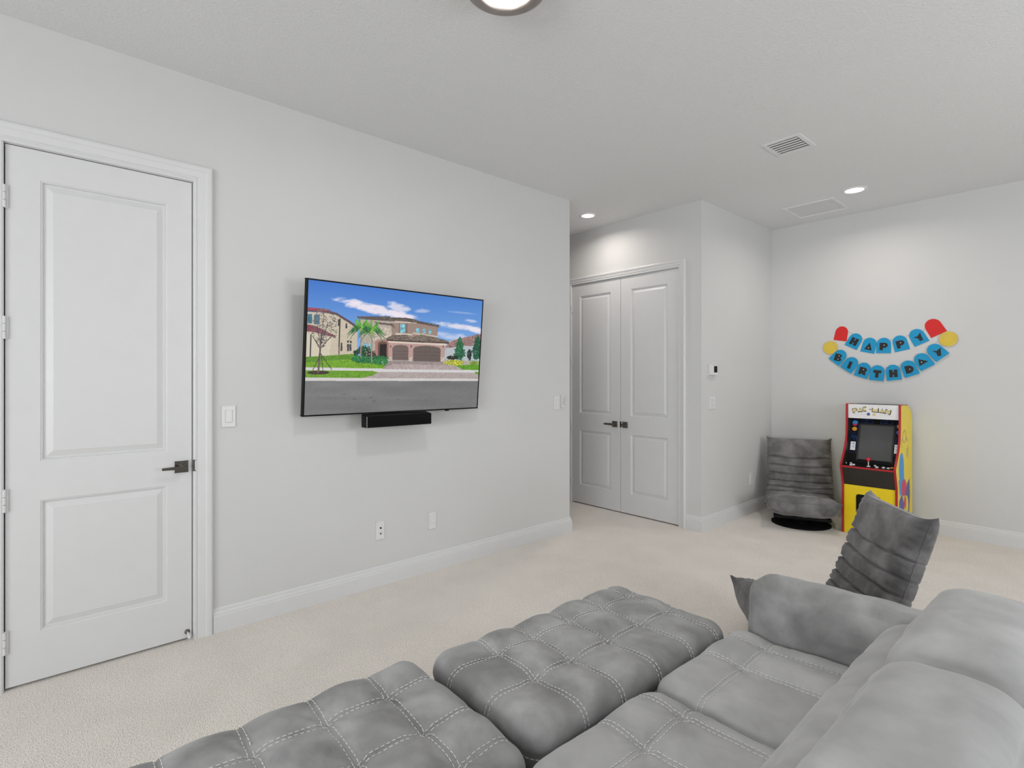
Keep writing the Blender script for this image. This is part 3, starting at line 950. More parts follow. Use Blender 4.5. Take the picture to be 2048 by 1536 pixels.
b = new(); add_box(b, (0.0, -0.12, -0.02), (0.096, 0.12, 0.043)); obj('bracket', b, M['black'], t)


# ------------------------------------------------------------------ letters
def arc(cx, cy, rx, ry, a0, a1, n=10):
    return [(cx + rx * math.cos(R(a0 + (a1 - a0) * i / n)), cy + ry * math.sin(R(a0 + (a1 - a0) * i / n))) for i in range(n + 1)]


GL = {
    'H': ([(0, 0), (0, 1), (.43, 1), (.43, .66), (.57, .66), (.57, 1), (1, 1), (1, 0), (.57, 0), (.57, .34), (.43, .34), (.43, 0)], []),
    'A': ([(0, 0), (.5, 1), (1, 0)], [(.5, .28)]),
    'P': ([(0, 0), (0, 1), (.6, 1)] + arc(.6, .66, .40, .34, 80, -90, 10) + [(.42, .32), (.42, 0)], [(.55, .68)]),
    'Y': ([(0, .80), (.48, .68), (1, 1), (.90, .40), (.88, 0), (.46, 0), (.42, .42)], []),
    'B': ([(0, 0), (0, 1), (.6, 1)] + arc(.62, .76, .32, .24, 80, -70, 8) + arc(.64, .26, .36, .26, 70, -90, 8), [(.55, .74), (.55, .28)]),
    'I': ([(.28, 0), (.28, 1), (.72, 1), (.72, 0)], []),
    'R': ([(0, 0), (0, 1), (.6, 1)] + arc(.6, .68, .40, .32, 80, -50, 8) + [(1, 0), (.56, 0), (.46, .30), (.42, 0)], [(.55, .70)]),
    'T': ([(.28, 0), (.28, .62), (0, .62), (0, 1), (1, 1), (1, .62), (.70, .62), (.70, 0)], []),
    'D': ([(0, 0), (0, 1), (.4, 1)] + arc(.4, .5, .6, .5, 85, -90, 14), [(.55, .5)]),
    'C': (arc(.5, .5, .5, .5, 48, 312, 22) + arc(.5, .5, .16, .14, 300, 60, 8), []),
    'M': ([(0, 0), (0, 1), (.5, .50), (1, 1), (1, 0)], []),
    'N': ([(0, 0), (0, 1), (.30, 1), (.70, .52), (.70, 1), (1, 1), (1, 0), (.66, 0), (.32, .42), (.32, 0)], []),
}


# ------------------------------------------------------------------ birthday banners
K = math.tan
def world_angle(deg):
    return math.atan(K(R(deg)) * 1.2 + 0.0) - R(2)


def tag_outline():
    w, h_ = 0.0585, 0.074
    pts = [(-w * 1.04, -h_), (-w, 0.010)] + [(w * math.cos(R(a)), 0.012 + 0.062 * math.sin(R(a))) for a in range(170, 9, -10)] + [(w, 0.010), (w * 1.04, -h_)]
    return pts


def pennant(parent, base, x, z, deg, letter, color, depth, ldeg=0.0, size=1.0):
    ang = world_angle(deg)
    fr = lambda a, c, d: FB(a, c, d) - base
    b = new()
    add_poly(b, xform2(tag_outline(), x, z, size, size, ang), fr, 0.0012, 0, depth)
    nrm_tri(b)
    p = obj('pennant', b, M[color], parent)
    if letter:
        out_, dots = GL[letter]
        b = new()
        lw, lh = 0.066, 0.072
        la = ang + R(ldeg)
        loc = lambda px, py: ((px - .5) * lw, (py - .5) * lh)
        c0 = xform2([(0, -0.010)], x, z, size, size, ang)[0]
        add_poly(b, xform2([loc(*q) for q in out_], c0[0], c0[1], size, size, la), fr, 0.0008, 0, depth + 0.0012)
        for dx, dy in dots:
            add_poly(b, xform2(circle2(*loc(dx, dy), 0.0042, n=10), c0[0], c0[1], size, size, la), fr, 0.0004, 1, depth + 0.0020)
        nrm_tri(b)
        obj('letter', b, [M['ink'], M['marquee']], p)['label'] = 'black letter ' + letter
    return p


def disc_tag(parent, base, x, z, r, depth):
    b = new(); add_poly(b, circle2(x, z, r, n=44), lambda a, c, d: FB(a, c, d) - base, 0.0012, 0, depth); nrm_tri(b)
    p = obj('disc_tag', b, M['tagyellow'], parent); p['label'] = 'plain round yellow tag'


def string(parent, base, pts, depth=0.0015):
    b = new(); add_tube(b, [FB(a, c, depth) - base for a, c in pts], 0.0011, 6); obj('string', b, M['string'], parent)


base = FB(-1.43, 1.80, 0)
t = thing('banner', 'upper blue pennant banner spelling HAPPY between two red tags', 'banner', base)
string(t, base, [(-1.815, 1.955), (-1.80, 1.92), (-1.70, 1.86), (-1.61, 1.80), (-1.49, 1.775), (-1.37, 1.775), (-1.24, 1.805), (-1.12, 1.855), (-1.05, 1.93)])
for k, (x, z, dg, ch, col, sz) in enumerate([(-1.790, 1.860, -7, None, 'tagred', 0.98), (-1.673, 1.782, -22, 'H', 'blue', 1.0), (-1.549, 1.731, -10, 'A', 'blue', 1.0), (-1.429, 1.723, 0, 'P', 'blue', 1.0),
                                         (-1.298, 1.739, 13, 'P', 'blue', 1.0), (-1.165, 1.792, 24, 'Y', 'blue', 1.0), (-1.045, 1.872, 25, None, 'tagred', 1.05)]):
    p = pennant(t, base, x, z, dg, ch, col, 0.0020 + 0.0024 * (k % 2), 0, sz)
    if ch is None: p['label'] = 'plain red arched tag'
base = FB(-1.43, 1.60, 0)
t = thing('banner', 'lower blue pennant banner spelling BIRTHDAY between two yellow discs', 'banner', base)
string(t, base, [(-1.90, 1.79), (-1.83, 1.71), (-1.76, 1.63), (-1.65, 1.56), (-1.54, 1.52), (-1.42, 1.505), (-1.29, 1.525), (-1.18, 1.58), (-1.08, 1.66), (-1.02, 1.74), (-0.95, 1.82)], 0.0085)
disc_tag(t, base, -1.889, 1.721, 0.067, 0.0075)
disc_tag(t, base, -0.943, 1.760, 0.067, 0.0075)
for k, (x, z, dg, ch, ld) in enumerate([(-1.810, 1.626, -34, 'B', 24), (-1.707, 1.548, -30, 'I', 16), (-1.598, 1.489, -15, 'R', 4), (-1.480, 1.460, -4, 'T', 0),
                                    (-1.352, 1.463, 8, 'H', -4), (-1.229, 1.501, 19, 'D', -6), (-1.125, 1.567, 29, 'A', -112), (-1.028, 1.650, 37, 'Y', -30)]):
    pennant(t, base, x, z, dg, ch, 'blue', 0.0092 + 0.0024 * (k % 2), ld)

# ------------------------------------------------------------------ arcade cabinet
AX0, AX1 = -1.622, -1.198
t = thing('arcade_cabinet', 'small yellow arcade cabinet with red edging against the back wall', 'arcade cabinet', ((AX0 + AX1) / 2, 5.75, 0))
ab = Vector(t.location)


def curve(pts, n=6):
    """Catmull-Rom through the points"""
    out_ = []
    P_ = [pts[0]] + list(pts) + [pts[-1]]
    for i in range(1, len(P_) - 2):
        p0, p1, p2, p3 = [np.array(P_[j], float) for j in (i - 1, i, i + 1, i + 2)]
        for k in range(n):
            s = k / n
            out_.append(tuple(0.5 * ((2 * p1) + (-p0 + p2) * s + (2 * p0 - 5 * p1 + 4 * p2 - p3) * s * s + (-p0 + 3 * p1 - 3 * p2 + p3) * s ** 3)))
    out_.append(tuple(map(float, pts[-1])))
    return out_


front = [(5.512, 0.0), (5.512, 0.455)] + [(5.455, 0.612)] + curve([(5.452, 0.628), (5.540, 0.735), (5.598, 0.845), (5.618, 0.96), (5.622, 1.170)], 5)
back = curve([(5.760, 1.168), (5.860, 1.160), (5.945, 1.130), (6.000, 1.080), (6.024, 1.010)], 4) + [(6.030, 0.0)]
side = front + back
for s_ in (0, 1):
    x0 = AX0 if s_ == 0 else AX1 - 0.016
    fr = lambda a, c, d, x0=x0: Vector((x0 + d, a, c)) - ab
    b = new(); add_poly(b, side, fr, 0.016); nrm_tri(b)
    sp = obj('side_panel', b, [M['yellow_side'], M['brownblack']], t)
    for f_ in sp.data.polygons:
        if (s_ == 0 and f_.normal.x > 0.9) or (s_ == 1 and f_.normal.x < -0.9): f_.material_index = 1
    b = new()
    rings = []
    fr_pts = front + back[:4]
    for i, (py, pz) in enumerate(fr_pts):
        q0 = Vector(fr_pts[max(0, i - 1)]); q1 = Vector(fr_pts[min(len(fr_pts) - 1, i + 1)])
        d = (q1 - q0).normalized(); nn = Vector((-d.y, d.x))
        rings.append([b.verts.new(Vector((x, py + nn.x * o_, pz + nn.y * o_)) - ab) for x, o_ in ((x0 - 0.001, -0.002), (x0 - 0.001, 0.001), (x0 + 0.001, 0.004), (x0 + 0.015, 0.004), (x0 + 0.017, 0.001), (x0 + 0.017, -0.002))])
    for r0, r1 in zip(rings, rings[1:]):
        for k in range(6): b.faces.new((r0[k], r0[(k + 1) % 6], r1[(k + 1) % 6], r1[k]))
    b.faces.new(rings[0]); b.faces.new(rings[-1][::-1])
    obj('edge_trim', b, M['red'], t)
    if s_ == 1:      # plain shapes of coloured art on the outer side
        b = new()
        fo = lambda a, c, d: Vector((AX1 + d, a, c)) - ab
        e = 0.0004
        add_poly(b, circle2(5.64, 0.62, 0.085, 0.135), fo, e, 0)
        add_poly(b, [(5.55, 0.52), (5.72, 0.60), (5.74, 0.42), (5.66, 0.36), (5.58, 0.40)], fo, e, 0, 0.0001)
        add_poly(b, [(5.83, 0.46), (5.92, 0.50), (5.94, 0.36), (5.90, 0.10), (5.82, 0.05), (5.58, 0.10), (5.56, 0.34), (5.66, 0.40), (5.72, 0.30)], fo, e, 1)
        add_poly(b, circle2(5.72, 0.44, 0.085, 0.075), fo, e, 2, 0.0006)
        add_poly(b, circle2(5.80, 0.26, 0.075, 0.10), fo, e, 3, 0.0008)
        add_poly(b, circle2(5.76, 0.30, 0.035, 0.055), fo, e, 2, 0.0012)
        add_poly(b, [(5.60, 0.04), (5.64, 0.20), (5.70, 0.17), (5.78, 0.06), (5.88, 0.12), (5.84, 0.03)], fo, e, 1, 0.0008)
        nrm_tri(b)
        obj('side_art', b, [M['art_blue'], M['art_purple'], M['art_pink'], M['yellow_side']], t)['label'] = 'blue, purple and pink abstract side graphic'
        b = new()
        for pts in ([(5.70, 0.93), (5.67, 0.88), (5.70, 0.84), (5.76, 0.84), (5.80, 0.88), (5.78, 0.93), (5.74, 0.95), (5.70, 0.93)], [(5.67, 0.88), (5.62, 0.84), (5.66, 0.80)], [(5.80, 0.88), (5.86, 0.84)],
                    [(5.86, 0.80), (5.87, 0.68)], [(5.83, 0.78), (5.82, 0.70)]):
            add_tube(b, [Vector((AX1 + 0.0006, y, z)) - ab for y, z in pts], 0.0016, 5)
        obj('side_line_art', b, M['art_purple'], t)
ix0, ix1 = AX0 + 0.016, AX1 - 0.016
def abox(name, a, c, m, bevel=0.0, parent=None):
    b = new(); add_box(b, Vector(a) - ab, Vector(c) - ab, bevel); return obj(name, b, m, parent or t)
abox('lower_front', (ix0, 5.520, 0.0), (ix1, 5.532, 0.440), M['yellow'])
def aquad(name, pts_yz, m, x0=ix0, x1=ix1, th=0.010):
    """board between the sides following (y, z) front line, th deep"""
    b = new()
    (y0, z0_), (y1, z1_) = pts_yz
    d = Vector((y1 - y0, z1_ - z0_)).normalized(); nn = Vector((d.y, -d.x)) * th
    add_poly(b, [(y0, z0_), (y1, z1_), (y1 + nn.x, z1_ + nn.y), (y0 + nn.x, z0_ + nn.y)], lambda a, c, d_: Vector((x0 + d_, a, c)) - ab, x1 - x0)
    return obj(name, b, m, t)
aquad('kick_panel', ((5.520, 0.440), (5.462, 0.604)), M['brownblack'])
cp = aquad('control_panel', ((5.462, 0.612), (5.610, 0.640)), M['black'])
b = new(); add_box(b, Vector((ix0, 5.452, 0.602)) - ab, Vector((ix1, 5.463, 0.618)) - ab, 0.003); obj('control_panel_edge', b, M['red'], t)
aquad('display_bezel', ((5.605, 0.640), (5.735, 1.045)), M['black'])
aquad('marquee', ((5.634, 1.040), (5.628, 1.168)), M['marquee'], x0=ix0 + 0.001, x1=ix1 - 0.001, th=0.02)
abox('marquee_underside', (ix0, 5.645, 1.036), (ix1, 5.76, 1.044), M['brownblack'])
abox('top_panel', (ix0, 5.640, 1.158), (ix1, 5.93, 1.166), M['brownblack'])
abox('rear_panel', (ix0, 6.012, 0.0), (ix1, 6.022, 1.02), M['brownblack'])
# coin door
ch = thing  # (kept simple: a rounded black plate)
def rrect(cx, cy, w, h_, r, n=5):
    o_ = []
    for (sx, sy, a0) in ((1, 1, 0), (-1, 1, 90), (-1, -1, 180), (1, -1, 270)):
        for k in range(n + 1):
            a = R(a0 + 90 * k / n); o_.append((cx + sx * (w - r) + r * math.cos(a), cy + sy * (h_ - r) + r * math.sin(a)))
    return o_
fy = lambda y0: (lambda a, c, d: Vector((a, y0 - d, c)) - ab)
b = new(); add_poly(b, rrect(-1.418, 0.275, 0.092, 0.088, 0.022), fy(5.520), 0.004); nrm_tri(b); cd = obj('coin_door', b, M['black'], t)
for dx in (-0.038, 0.038):
    b = new(); add_poly(b, rrect(-1.418 + dx, 0.285, 0.022, 0.040, 0.006), fy(5.516), 0.003); nrm_tri(b); obj('coin_slot', b, M['brownblack'], cd)
# bezel frame (slanted plane)
bz0, bz1 = Vector((0, 5.605, 0.640)), Vector((0, 5.735, 1.045))
bup = (bz1 - bz0).normalized(); BH = (bz1 - bz0).length; bn = Vector((0, -bup.z, bup.y))
def FZ(a, c, d):    # a: x, c: distance up the slanted board, d: out
    return Vector((a, 0, 0)) + bz0 + bup * c + bn * d - ab
def zrect(name, x0, x1, c0, c1, m, d=0.001, parent=None):
    b = new(); add_poly(b, [(x0, c0), (x1, c0), (x1, c1), (x0, c1)], FZ, d, 0, 0.0002); return obj(name, b, m, parent or t)
sc_ = zrect('display', -1.522, -1.272, 0.030, 0.350, M['screen_off'], 0.002)
b = new()
for x0, x1, c0, c1 in ((-1.536, -1.522, 0.02, 0.362), (-1.272, -1.258, 0.02, 0.362), (-1.522, -1.272, 0.350, 0.362)):
    add_poly(b, [(x0, c0), (x1, c0), (x1, c1), (x0, c1)], FZ, 0.004)
obj('display_frame', b, M['brownblack'], t)
def maze(x0, x1, c0, c1, w=0.0016):
    b = new()
    for q in ((x0, x1, c0, c0 + w), (x0, x1, c1 - w, c1), (x0, x0 + w, c0, c1), (x1 - w, x1, c0, c1)):
        add_poly(b, [(q[0], q[2]), (q[1], q[2]), (q[1], q[3]), (q[0], q[3])], FZ, 0.0008, 0, 0.0002)
    obj('maze_line', b, M['maze'], t)
maze(-1.592, -1.550, 0.225, 0.245); maze(-1.585, -1.565, 0.232, 0.275); maze(-1.572, -1.548, 0.205, 0.232); maze(-1.245, -1.220, 0.20, 0.25)
maze(-1.52, -1.43, 0.372, 0.400); maze(-1.49, -1.47, 0.380, 0.408); maze(-1.37, -1.28, 0.372, 0.400); maze(-1.34, -1.32, 0.380, 0.408)
maze(-1.600, -1.543, 0.085, 0.40, 0.0012); maze(-1.252, -1.216, 0.085, 0.40, 0.0012)
for x, c_, rx, ry, mk, d_ in ((-1.572, 0.372, 0.022, 0.020, 'art_blue', 0.0002), (-1.572, 0.350, 0.018, 0.010, 'art_pink', 0.0006), (-1.572, 0.310, 0.020, 0.019, 'art_orange', 0.0002),
                              (-1.232, 0.355, 0.014, 0.018, 'art_orange', 0.0002), (-1.232, 0.300, 0.016, 0.018, 'art_purple', 0.0002)):
    b = new(); add_poly(b, circle2(x, c_, rx, ry), FZ, 0.001, 0, d_); nrm_tri(b); obj('bezel_patch', b, M[mk], t)['label'] = 'plain coloured round patch'
for x0, x1 in ((-1.592, -1.552), (-1.252, -1.216)):
    cdp = zrect('instruction_card', x0, x1, 0.108, 0.188, M['marquee'], 0.0014)
    b = new()
    for k, (q, w) in enumerate(((0.172, 0.026), (0.164, 0.020), (0.152, 0.012), (0.142, 0.022), (0.130, 0.014))):
        add_poly(b, [(x1 - 0.006 - w, q), (x1 - 0.006, q), (x1 - 0.006, q + 0.003), (x1 - 0.006 - w, q + 0.003)], FZ, 0.0004, 0, 0.0017)
    obj('card_lines', b, M['art_purple'], cdp)
# controls
cpn = Vector((0, -0.186, 0.982)).normalized()
def on_cp(x, y): return Vector((x, y, 0.612 + (y - 5.462) * 0.028 / 0.148)) - ab
b = new(); p = on_cp(-1.415, 5.520); add_cyl(b, p, p + Vector((0, -0.004, 0.052)), 0.004, seg=12); add_cyl(b, p, p + cpn * 0.004, 0.016, 0.012, seg=18)
js = obj('joystick', b, M['plastic'], t)
b = new(); bmesh.ops.create_uvsphere(b, u_segments=20, v_segments=12, radius=0.017)
for v in b.verts: v.co += p + Vector((0, -0.004, 0.062))
obj('joystick_ball', b, M['redball'], js, True)
for x, y, r_, mk in ((-1.548, 5.505, 0.0125, 'plastic'), (-1.530, 5.518, 0.0125, 'plastic'), (-1.350, 5.512, 0.0135, 'plastic'), (-1.302, 5.520, 0.0135, 'plastic'), (-1.266, 5.516, 0.0125, 'plastic'), (-1.244, 5.535, 0.0125, 'art_orange'),
                    (-1.372, 5.548, 0.009, 'plastic'), (-1.560, 5.552, 0.010, 'plastic'), (-1.596, 5.545, 0.005, 'plastic')):
    b = new(); p = on_cp(x, y); add_cyl(b, p, p + cpn * 0.006, r_, r_ * 0.9, 18); add_cyl(b, p + cpn * 0.006, p + cpn * 0.009, r_ * 0.72, r_ * 0.6, 18); obj('button', b, M[mk], t)
# marquee lettering
m0, m1 = Vector((0, 5.634, 1.040)), Vector((0, 5.628, 1.168)); mu = (m1 - m0).normalized(); mn = Vector((0, -mu.z, mu.y))
FM = lambda a, c, d: Vector((a, 0, 0)) + m0 + mu * c + mn * d - ab
word = [('P', -1.560, 0.072, 0.036, 0.036, 12), ('A', -1.520, 0.080, 0.040, 0.036, 4), ('C', -1.481, 0.088, 0.036, 0.040, 0), ('M', -1.400, 0.083, 0.046, 0.036, -4), ('A', -1.350, 0.079, 0.040, 0.036, -8), ('N', -1.305, 0.070, 0.040, 0.036, -14)]
for q, x, z, w, h_, dg in word:
    o_, _ = GL[q]
    b = new()
    add_poly(b, xform2([((px - .5) * w * 1.16, (py - .5) * h_ * 1.18) for px, py in o_], x + 0.010, z - 0.002, 1, 1, R(dg)), FM, 0.0006, 1, 0.0002)
    add_poly(b, xform2([((px - .5) * w * 0.90, (py - .5) * h_ * 0.88) for px, py in o_], x + 0.009, z - 0.001, 1, 1, R(dg)), FM, 0.0006, 0, 0.0010)
    nrm_tri(b)
    obj('marquee_letter', b, [M['tan'], M['ink']], t)
b = new(); add_poly(b, circle2(-1.4295, 0.086, 0.009, 0.005, 12), FM, 0.0006, 1, 0.0002); add_poly(b, circle2(-1.4295, 0.086, 0.006, 0.003, 12), FM, 0.0006, 0, 0.0010); nrm_tri(b); obj('marquee_hyphen', b, [M['tan'], M['ink']], t)
b = new(); add_poly(b, circle2(-1.444, 0.042, 0.013, 0.014, 16), FM, 0.0006, 0, 0.0002); add_poly(b, circle2(-1.400, 0.040, 0.013, 0.013, 16), FM, 0.0006, 1, 0.0002)
nrm_tri(b); obj('marquee_art', b, [M['art_purple'], M['tan']], t)
for sgn in (1, -1):
    b = new(); add_tube(b, [FM(-1.41 + sgn * (0.05 + 0.02 * k), 0.040 - 0.0015 * k, 0.0006) for k in range(6)], 0.0007, 5); obj('marquee_line', b, M['plastic_grey'], t)
    b = new(); add_tube(b, [FM(-1.41 + sgn * (0.04 + 0.025 * k), 0.112 - 0.001 * k * k, 0.0006) for k in range(6)], 0.0005, 5); obj('marquee_line', b, M['plastic_grey'], t)


# ------------------------------------------------------------------ tufted upholstery
def rounded_box_grid(hx, hy, hz, step):
    """dense closed box of half sizes, as bmesh with points on its faces"""
    b = new()
    nx, ny, nz = [max(2, int(2 * h_ / step)) for h_ in (hx, hy, hz)]
    X_ = np.linspace(-hx, hx, nx + 1); Y_ = np.linspace(-hy, hy, ny + 1); Z_ = np.linspace(-hz, hz, nz + 1)
    vd = {}
    def v(i, j, k):
        if (i, j, k) not in vd: vd[(i, j, k)] = b.verts.new((X_[i], Y_[j], Z_[k]))
        return vd[(i, j, k)]
    for i in range(nx):
        for j in range(ny):
            b.faces.new((v(i, j, nz), v(i + 1, j, nz), v(i + 1, j + 1, nz), v(i, j + 1, nz)))
            b.faces.new((v(i, j, 0), v(i, j + 1, 0), v(i + 1, j + 1, 0), v(i + 1, j, 0)))
    for i in range(nx):
        for k in range(nz):
            b.faces.new((v(i, 0, k), v(i + 1, 0, k), v(i + 1, 0, k + 1), v(i, 0, k + 1)))
            b.faces.new((v(i, ny, k), v(i, ny, k + 1), v(i + 1, ny, k + 1), v(i + 1, ny, k)))
    for j in range(ny):
        for k in range(nz):
            b.faces.new((v(0, j, k), v(0, j, k + 1), v(0, j + 1, k + 1), v(0, j + 1, k)))
            b.faces.new((v(nx, j, k), v(nx, j + 1, k), v(nx, j + 1, k + 1), v(nx, j, k + 1)))
    return b


def tuft(u, v, su, sv, lu, lv, A):
    """pillow height at unfolded coordinates; su, sv seam positions, lu, lv outer limits"""
    def cell(x, s, l):
        e = [l[0]] + list(s) + [l[1]]
        if x <= e[0] or x >= e[-1]: return 0.0, 1.0
        for a, c in zip(e, e[1:]):
            if x <= c:
                f_ = (x - a) / (c - a)
                return math.sin(PI * f_), min(x - a, c - x)
        return 0.0, 1.0
    fu, du = cell(u, su, lu); fv, dv = cell(v, sv, lv)
    pu, pv = max(fu, 0) ** 0.62, max(fv, 0) ** 0.62
    h_ = A * (0.30 * pu + 0.30 * pv + 0.40 * pu * pv)
    return h_


def soft_block(name, center, half, r, m, parent, su=(), sv=(), A=0.0, drop=0.10, step=0.0125, crown=0.0, bottom_seam=None, puff=0.0, rot=0, seed=0,
               taper=0.0, wrinkle=0.004, stitch=True, sw=0.0075, lean=0.0, rear_seam=False):
    hx, hy, hz = half
    C0 = Vector(center)
    b = rounded_box_grid(hx, hy, hz, step)
    inner = Vector((max(hx - r, 0.001), max(hy - r, 0.001), max(hz - r, 0.001)))
    lu = (-hx - drop, hx + drop); lv = (-hy - drop, hy + drop)

    def surf(p):
        q = Vector((max(-inner.x, min(inner.x, p.x)), max(-inner.y, min(inner.y, p.y)), max(-inner.z, min(inner.z, p.z))))
        d = p - q
        if d.length < 1e-9: d = Vector((0, 0, 1))
        n_ = d.normalized()
        o_ = q + n_ * r
        dn = max(0.0, hz - p.z)
        # unfolded coordinates
        ex = abs(p.x) >= hx - 1e-6; ey = abs(p.y) >= hy - 1e-6
        u = p.x + (math.copysign(dn, p.x) if ex else 0)
        v = p.y + (math.copysign(dn, p.y) if ey else 0)
        disp = 0.0
        if A:
            hh = tuft(u, v, su, sv, lu, lv, A)
            # the seams flatten out towards the rim of the cushion
            ed = min(hx - abs(p.x), hy - abs(p.y))
            k_ = min(1.0, max(0.0, ed / 0.075)); k_ = k_ * k_ * (3 - 2 * k_)
            hh = A - (A - hh) * (0.34 + 0.66 * k_)
            disp += hh - A * 0.92 * (1 - max(0.0, n_.z))
            if p.z < -hz * 0.2: disp *= max(0.3, 1 - (-hz * 0.2 - p.z) / 0.06)
            for s1 in su:
                for s2 in sv:
                    dd = math.hypot(u - s1, v - s2)
                    if dd < 0.16:
                        an = math.atan2(v - s2, u - s1)
                        disp += 0.0038 * math.exp(-((dd - 0.045) / 0.035) ** 2) * math.sin(an * 9 + 3 * math.sin(an * 2 + s1 * 40) + s2 * 31)
                    disp -= 0.007 * math.exp(-(dd / 0.022) ** 2)
            # flat seam tape between the stitch rows, with a crease down its middle
            du = min([abs(u - s1) for s1 in su] + [9]); dv = min([abs(v - s2) for s2 in sv] + [9])
            dm = min(du, dv)
            disp -= 0.0030 * math.exp(-(dm / 0.004) ** 2)
        if crown:
            disp += crown * (1 - (p.x / hx) ** 2) * (1 - (p.y / hy) ** 2) if p.z > 0 else 0
        if puff:
            disp += puff * max(0, 1 - (p.z / hz) ** 2)
        if wrinkle:
            disp += wrinkle * (mnoise.noise(Vector((p.x * 7 + seed * 3.1, p.y * 7, p.z * 7))) + 0.5 * mnoise.noise(Vector((p.x * 17, p.y * 17 + seed, p.z * 17))))
        if bottom_seam is not None and not (rear_seam and p.x < 0.02):
            disp -= 0.005 * math.exp(-((p.z - bottom_seam) / 0.006) ** 2)
        o_ = o_ + n_ * disp
        if lean: o_.x += lean * (o_.z + hz)
        return o_, n_
    for v in b.verts:
        v.co, _ = surf(v.co.copy())
    bmesh.ops.transform(b, matrix=Matrix.Rotation(rot, 4, 'Z'), verts=b.verts)
    for v in b.verts: v.co += C0
    o = obj(name, b, m, parent, True)
    RM = Matrix.Rotation(rot, 4, 'Z')
    if stitch and (su or sv or bottom_seam is not None):
        sb = new()

        def on(u, v):
            """point on the surface at unfolded coordinates"""
            dx = max(0, abs(u) - hx); dy = max(0, abs(v) - hy)
            p = Vector((max(-hx, min(hx, u)), max(-hy, min(hy, v)), hz - max(dx, dy)))
            s_, n_ = surf(p)
            return RM @ (s_ + n_ * 0.0007) + C0, (RM.to_3x3() @ n_)

        def row(fn, t0, t1):
            n_ = 400
            pts = [fn(t0 + (t1 - t0) * k / n_) for k in range(n_ + 1)]
            acc = 0.0; last = pts[0]; start = pts[0]; on_ = True
            for p in pts[1:]:
                acc += (p[0] - last[0]).length
                last = p
                if on_ and acc >= 0.0095:
                    seg_box(start, p); acc = 0; on_ = False
                elif (not on_) and acc >= 0.0045:
                    start = p; acc = 0; on_ = True

        def seg_box(a_, c_):
            d = (c_[0] - a_[0])
            if d.length < 1e-5 or d.length > 0.03: return
            d.normalize(); n_ = a_[1]; s_ = d.cross(n_).normalized() * 0.00105
            up_ = n_ * 0.0011
            P0 = [a_[0] - s_, a_[0] + s_, a_[0] + s_ * .6 + up_, a_[0] - s_ * .6 + up_]
            P1 = [c_[0] - s_, c_[0] + s_, c_[0] + s_ * .6 + up_, c_[0] - s_ * .6 + up_]
            v0 = [sb.verts.new(p) for p in P0]; v1 = [sb.verts.new(p) for p in P1]
            for k in range(4): sb.faces.new((v0[k], v0[(k + 1) % 4], v1[(k + 1) % 4], v1[k]))
            sb.faces.new(v0[::-1]); sb.faces.new(v1)
        dl = min(drop - 0.01, hz * 1.1)
        for s1 in su:
            for e in (-sw, sw): row(lambda t_, s1=s1, e=e: on(s1 + e, t_), -hy - dl, hy + dl)
        for s2 in sv:
            for e in (-sw, sw): row(lambda t_, s2=s2, e=e: on(t_, s2 + e), -hx - dl, hx + dl)
        if bottom_seam is not None:
            z_ = bottom_seam - 0.011
            per = []
            def rim(t_):
                # walk round the rim at constant height
                L1, L2 = 2 * hx, 2 * hy
                P_ = t_ % (2 * (L1 + L2))
                if P_ < L1: p = Vector((-hx + P_, -hy, z_))
                elif P_ < L1 + L2: p = Vector((hx, -hy + P_ - L1, z_))
                elif P_ < 2 * L1 + L2: p = Vector((hx - (P_ - L1 - L2), hy, z_))
                else: p = Vector((-hx, hy - (P_ - 2 * L1 - L2), z_))
                s_, n_ = surf(p)
                return RM @ (s_ + n_ * 0.0007) + C0, (RM.to_3x3() @ n_)
            tot = 4 * (hx + hy)
            if rear_seam: row(rim, hx, 2 * hx + 2 * hy + hx)
            else:
                for k in range(4): row(rim, tot * k / 4, tot * (k + 1) / 4)
        obj('stitching', sb, M['stitch'], o, False, recalc=False)['label'] = 'white twin-needle stitching'
    return o


# ---- two tufted ottomans
ZT = 0.405
def ottoman(label, cx, cy, hx, hy, su, sv, rz, seed):
    t = thing('ottoman', label, 'ottoman', (cx, cy, 0), rz, 'tufted ottomans pushed against the sofa')
    hz = 0.105
    soft_block('cushion', (0, 0, ZT - hz), (hx, hy, hz), 0.070, M['velvet'], t, su, sv, 0.034, 0.13, 0.0105, 0.0, bottom_seam=0.052, seed=seed, wrinkle=0.005)
    soft_block('base', (0, 0, 0.155), (hx - 0.015, hy - 0.015, 0.10), 0.03, M['velvet'], t, step=0.03, wrinkle=0.004, stitch=False)
    for sx in (-1, 1):
        for sy in (-1, 1):
            b = new(); add_cyl(b, (sx * (hx - .08), sy * (hy - .08), 0), (sx * (hx - .08), sy * (hy - .08), 0.065), 0.022, 0.028, 18); obj('foot', b, M['black'], t)
    return t


ottoman('grey tufted velvet ottoman with white stitching, farther one beside the sofa seats', -1.322, 1.562, 0.290, 0.528, (-0.141, 0.059), (-0.322, -0.147, 0.053, 0.258, 0.440), R(-1.5), 1)
ottoman('grey tufted velvet ottoman with white stitching, nearest at the bottom of the photo', -1.355, 0.440, 0.324, 0.554, (-0.155, 0.060, 0.235), (-0.400, -0.215, -0.020, 0.178, 0.375), R(-1.0), 2)

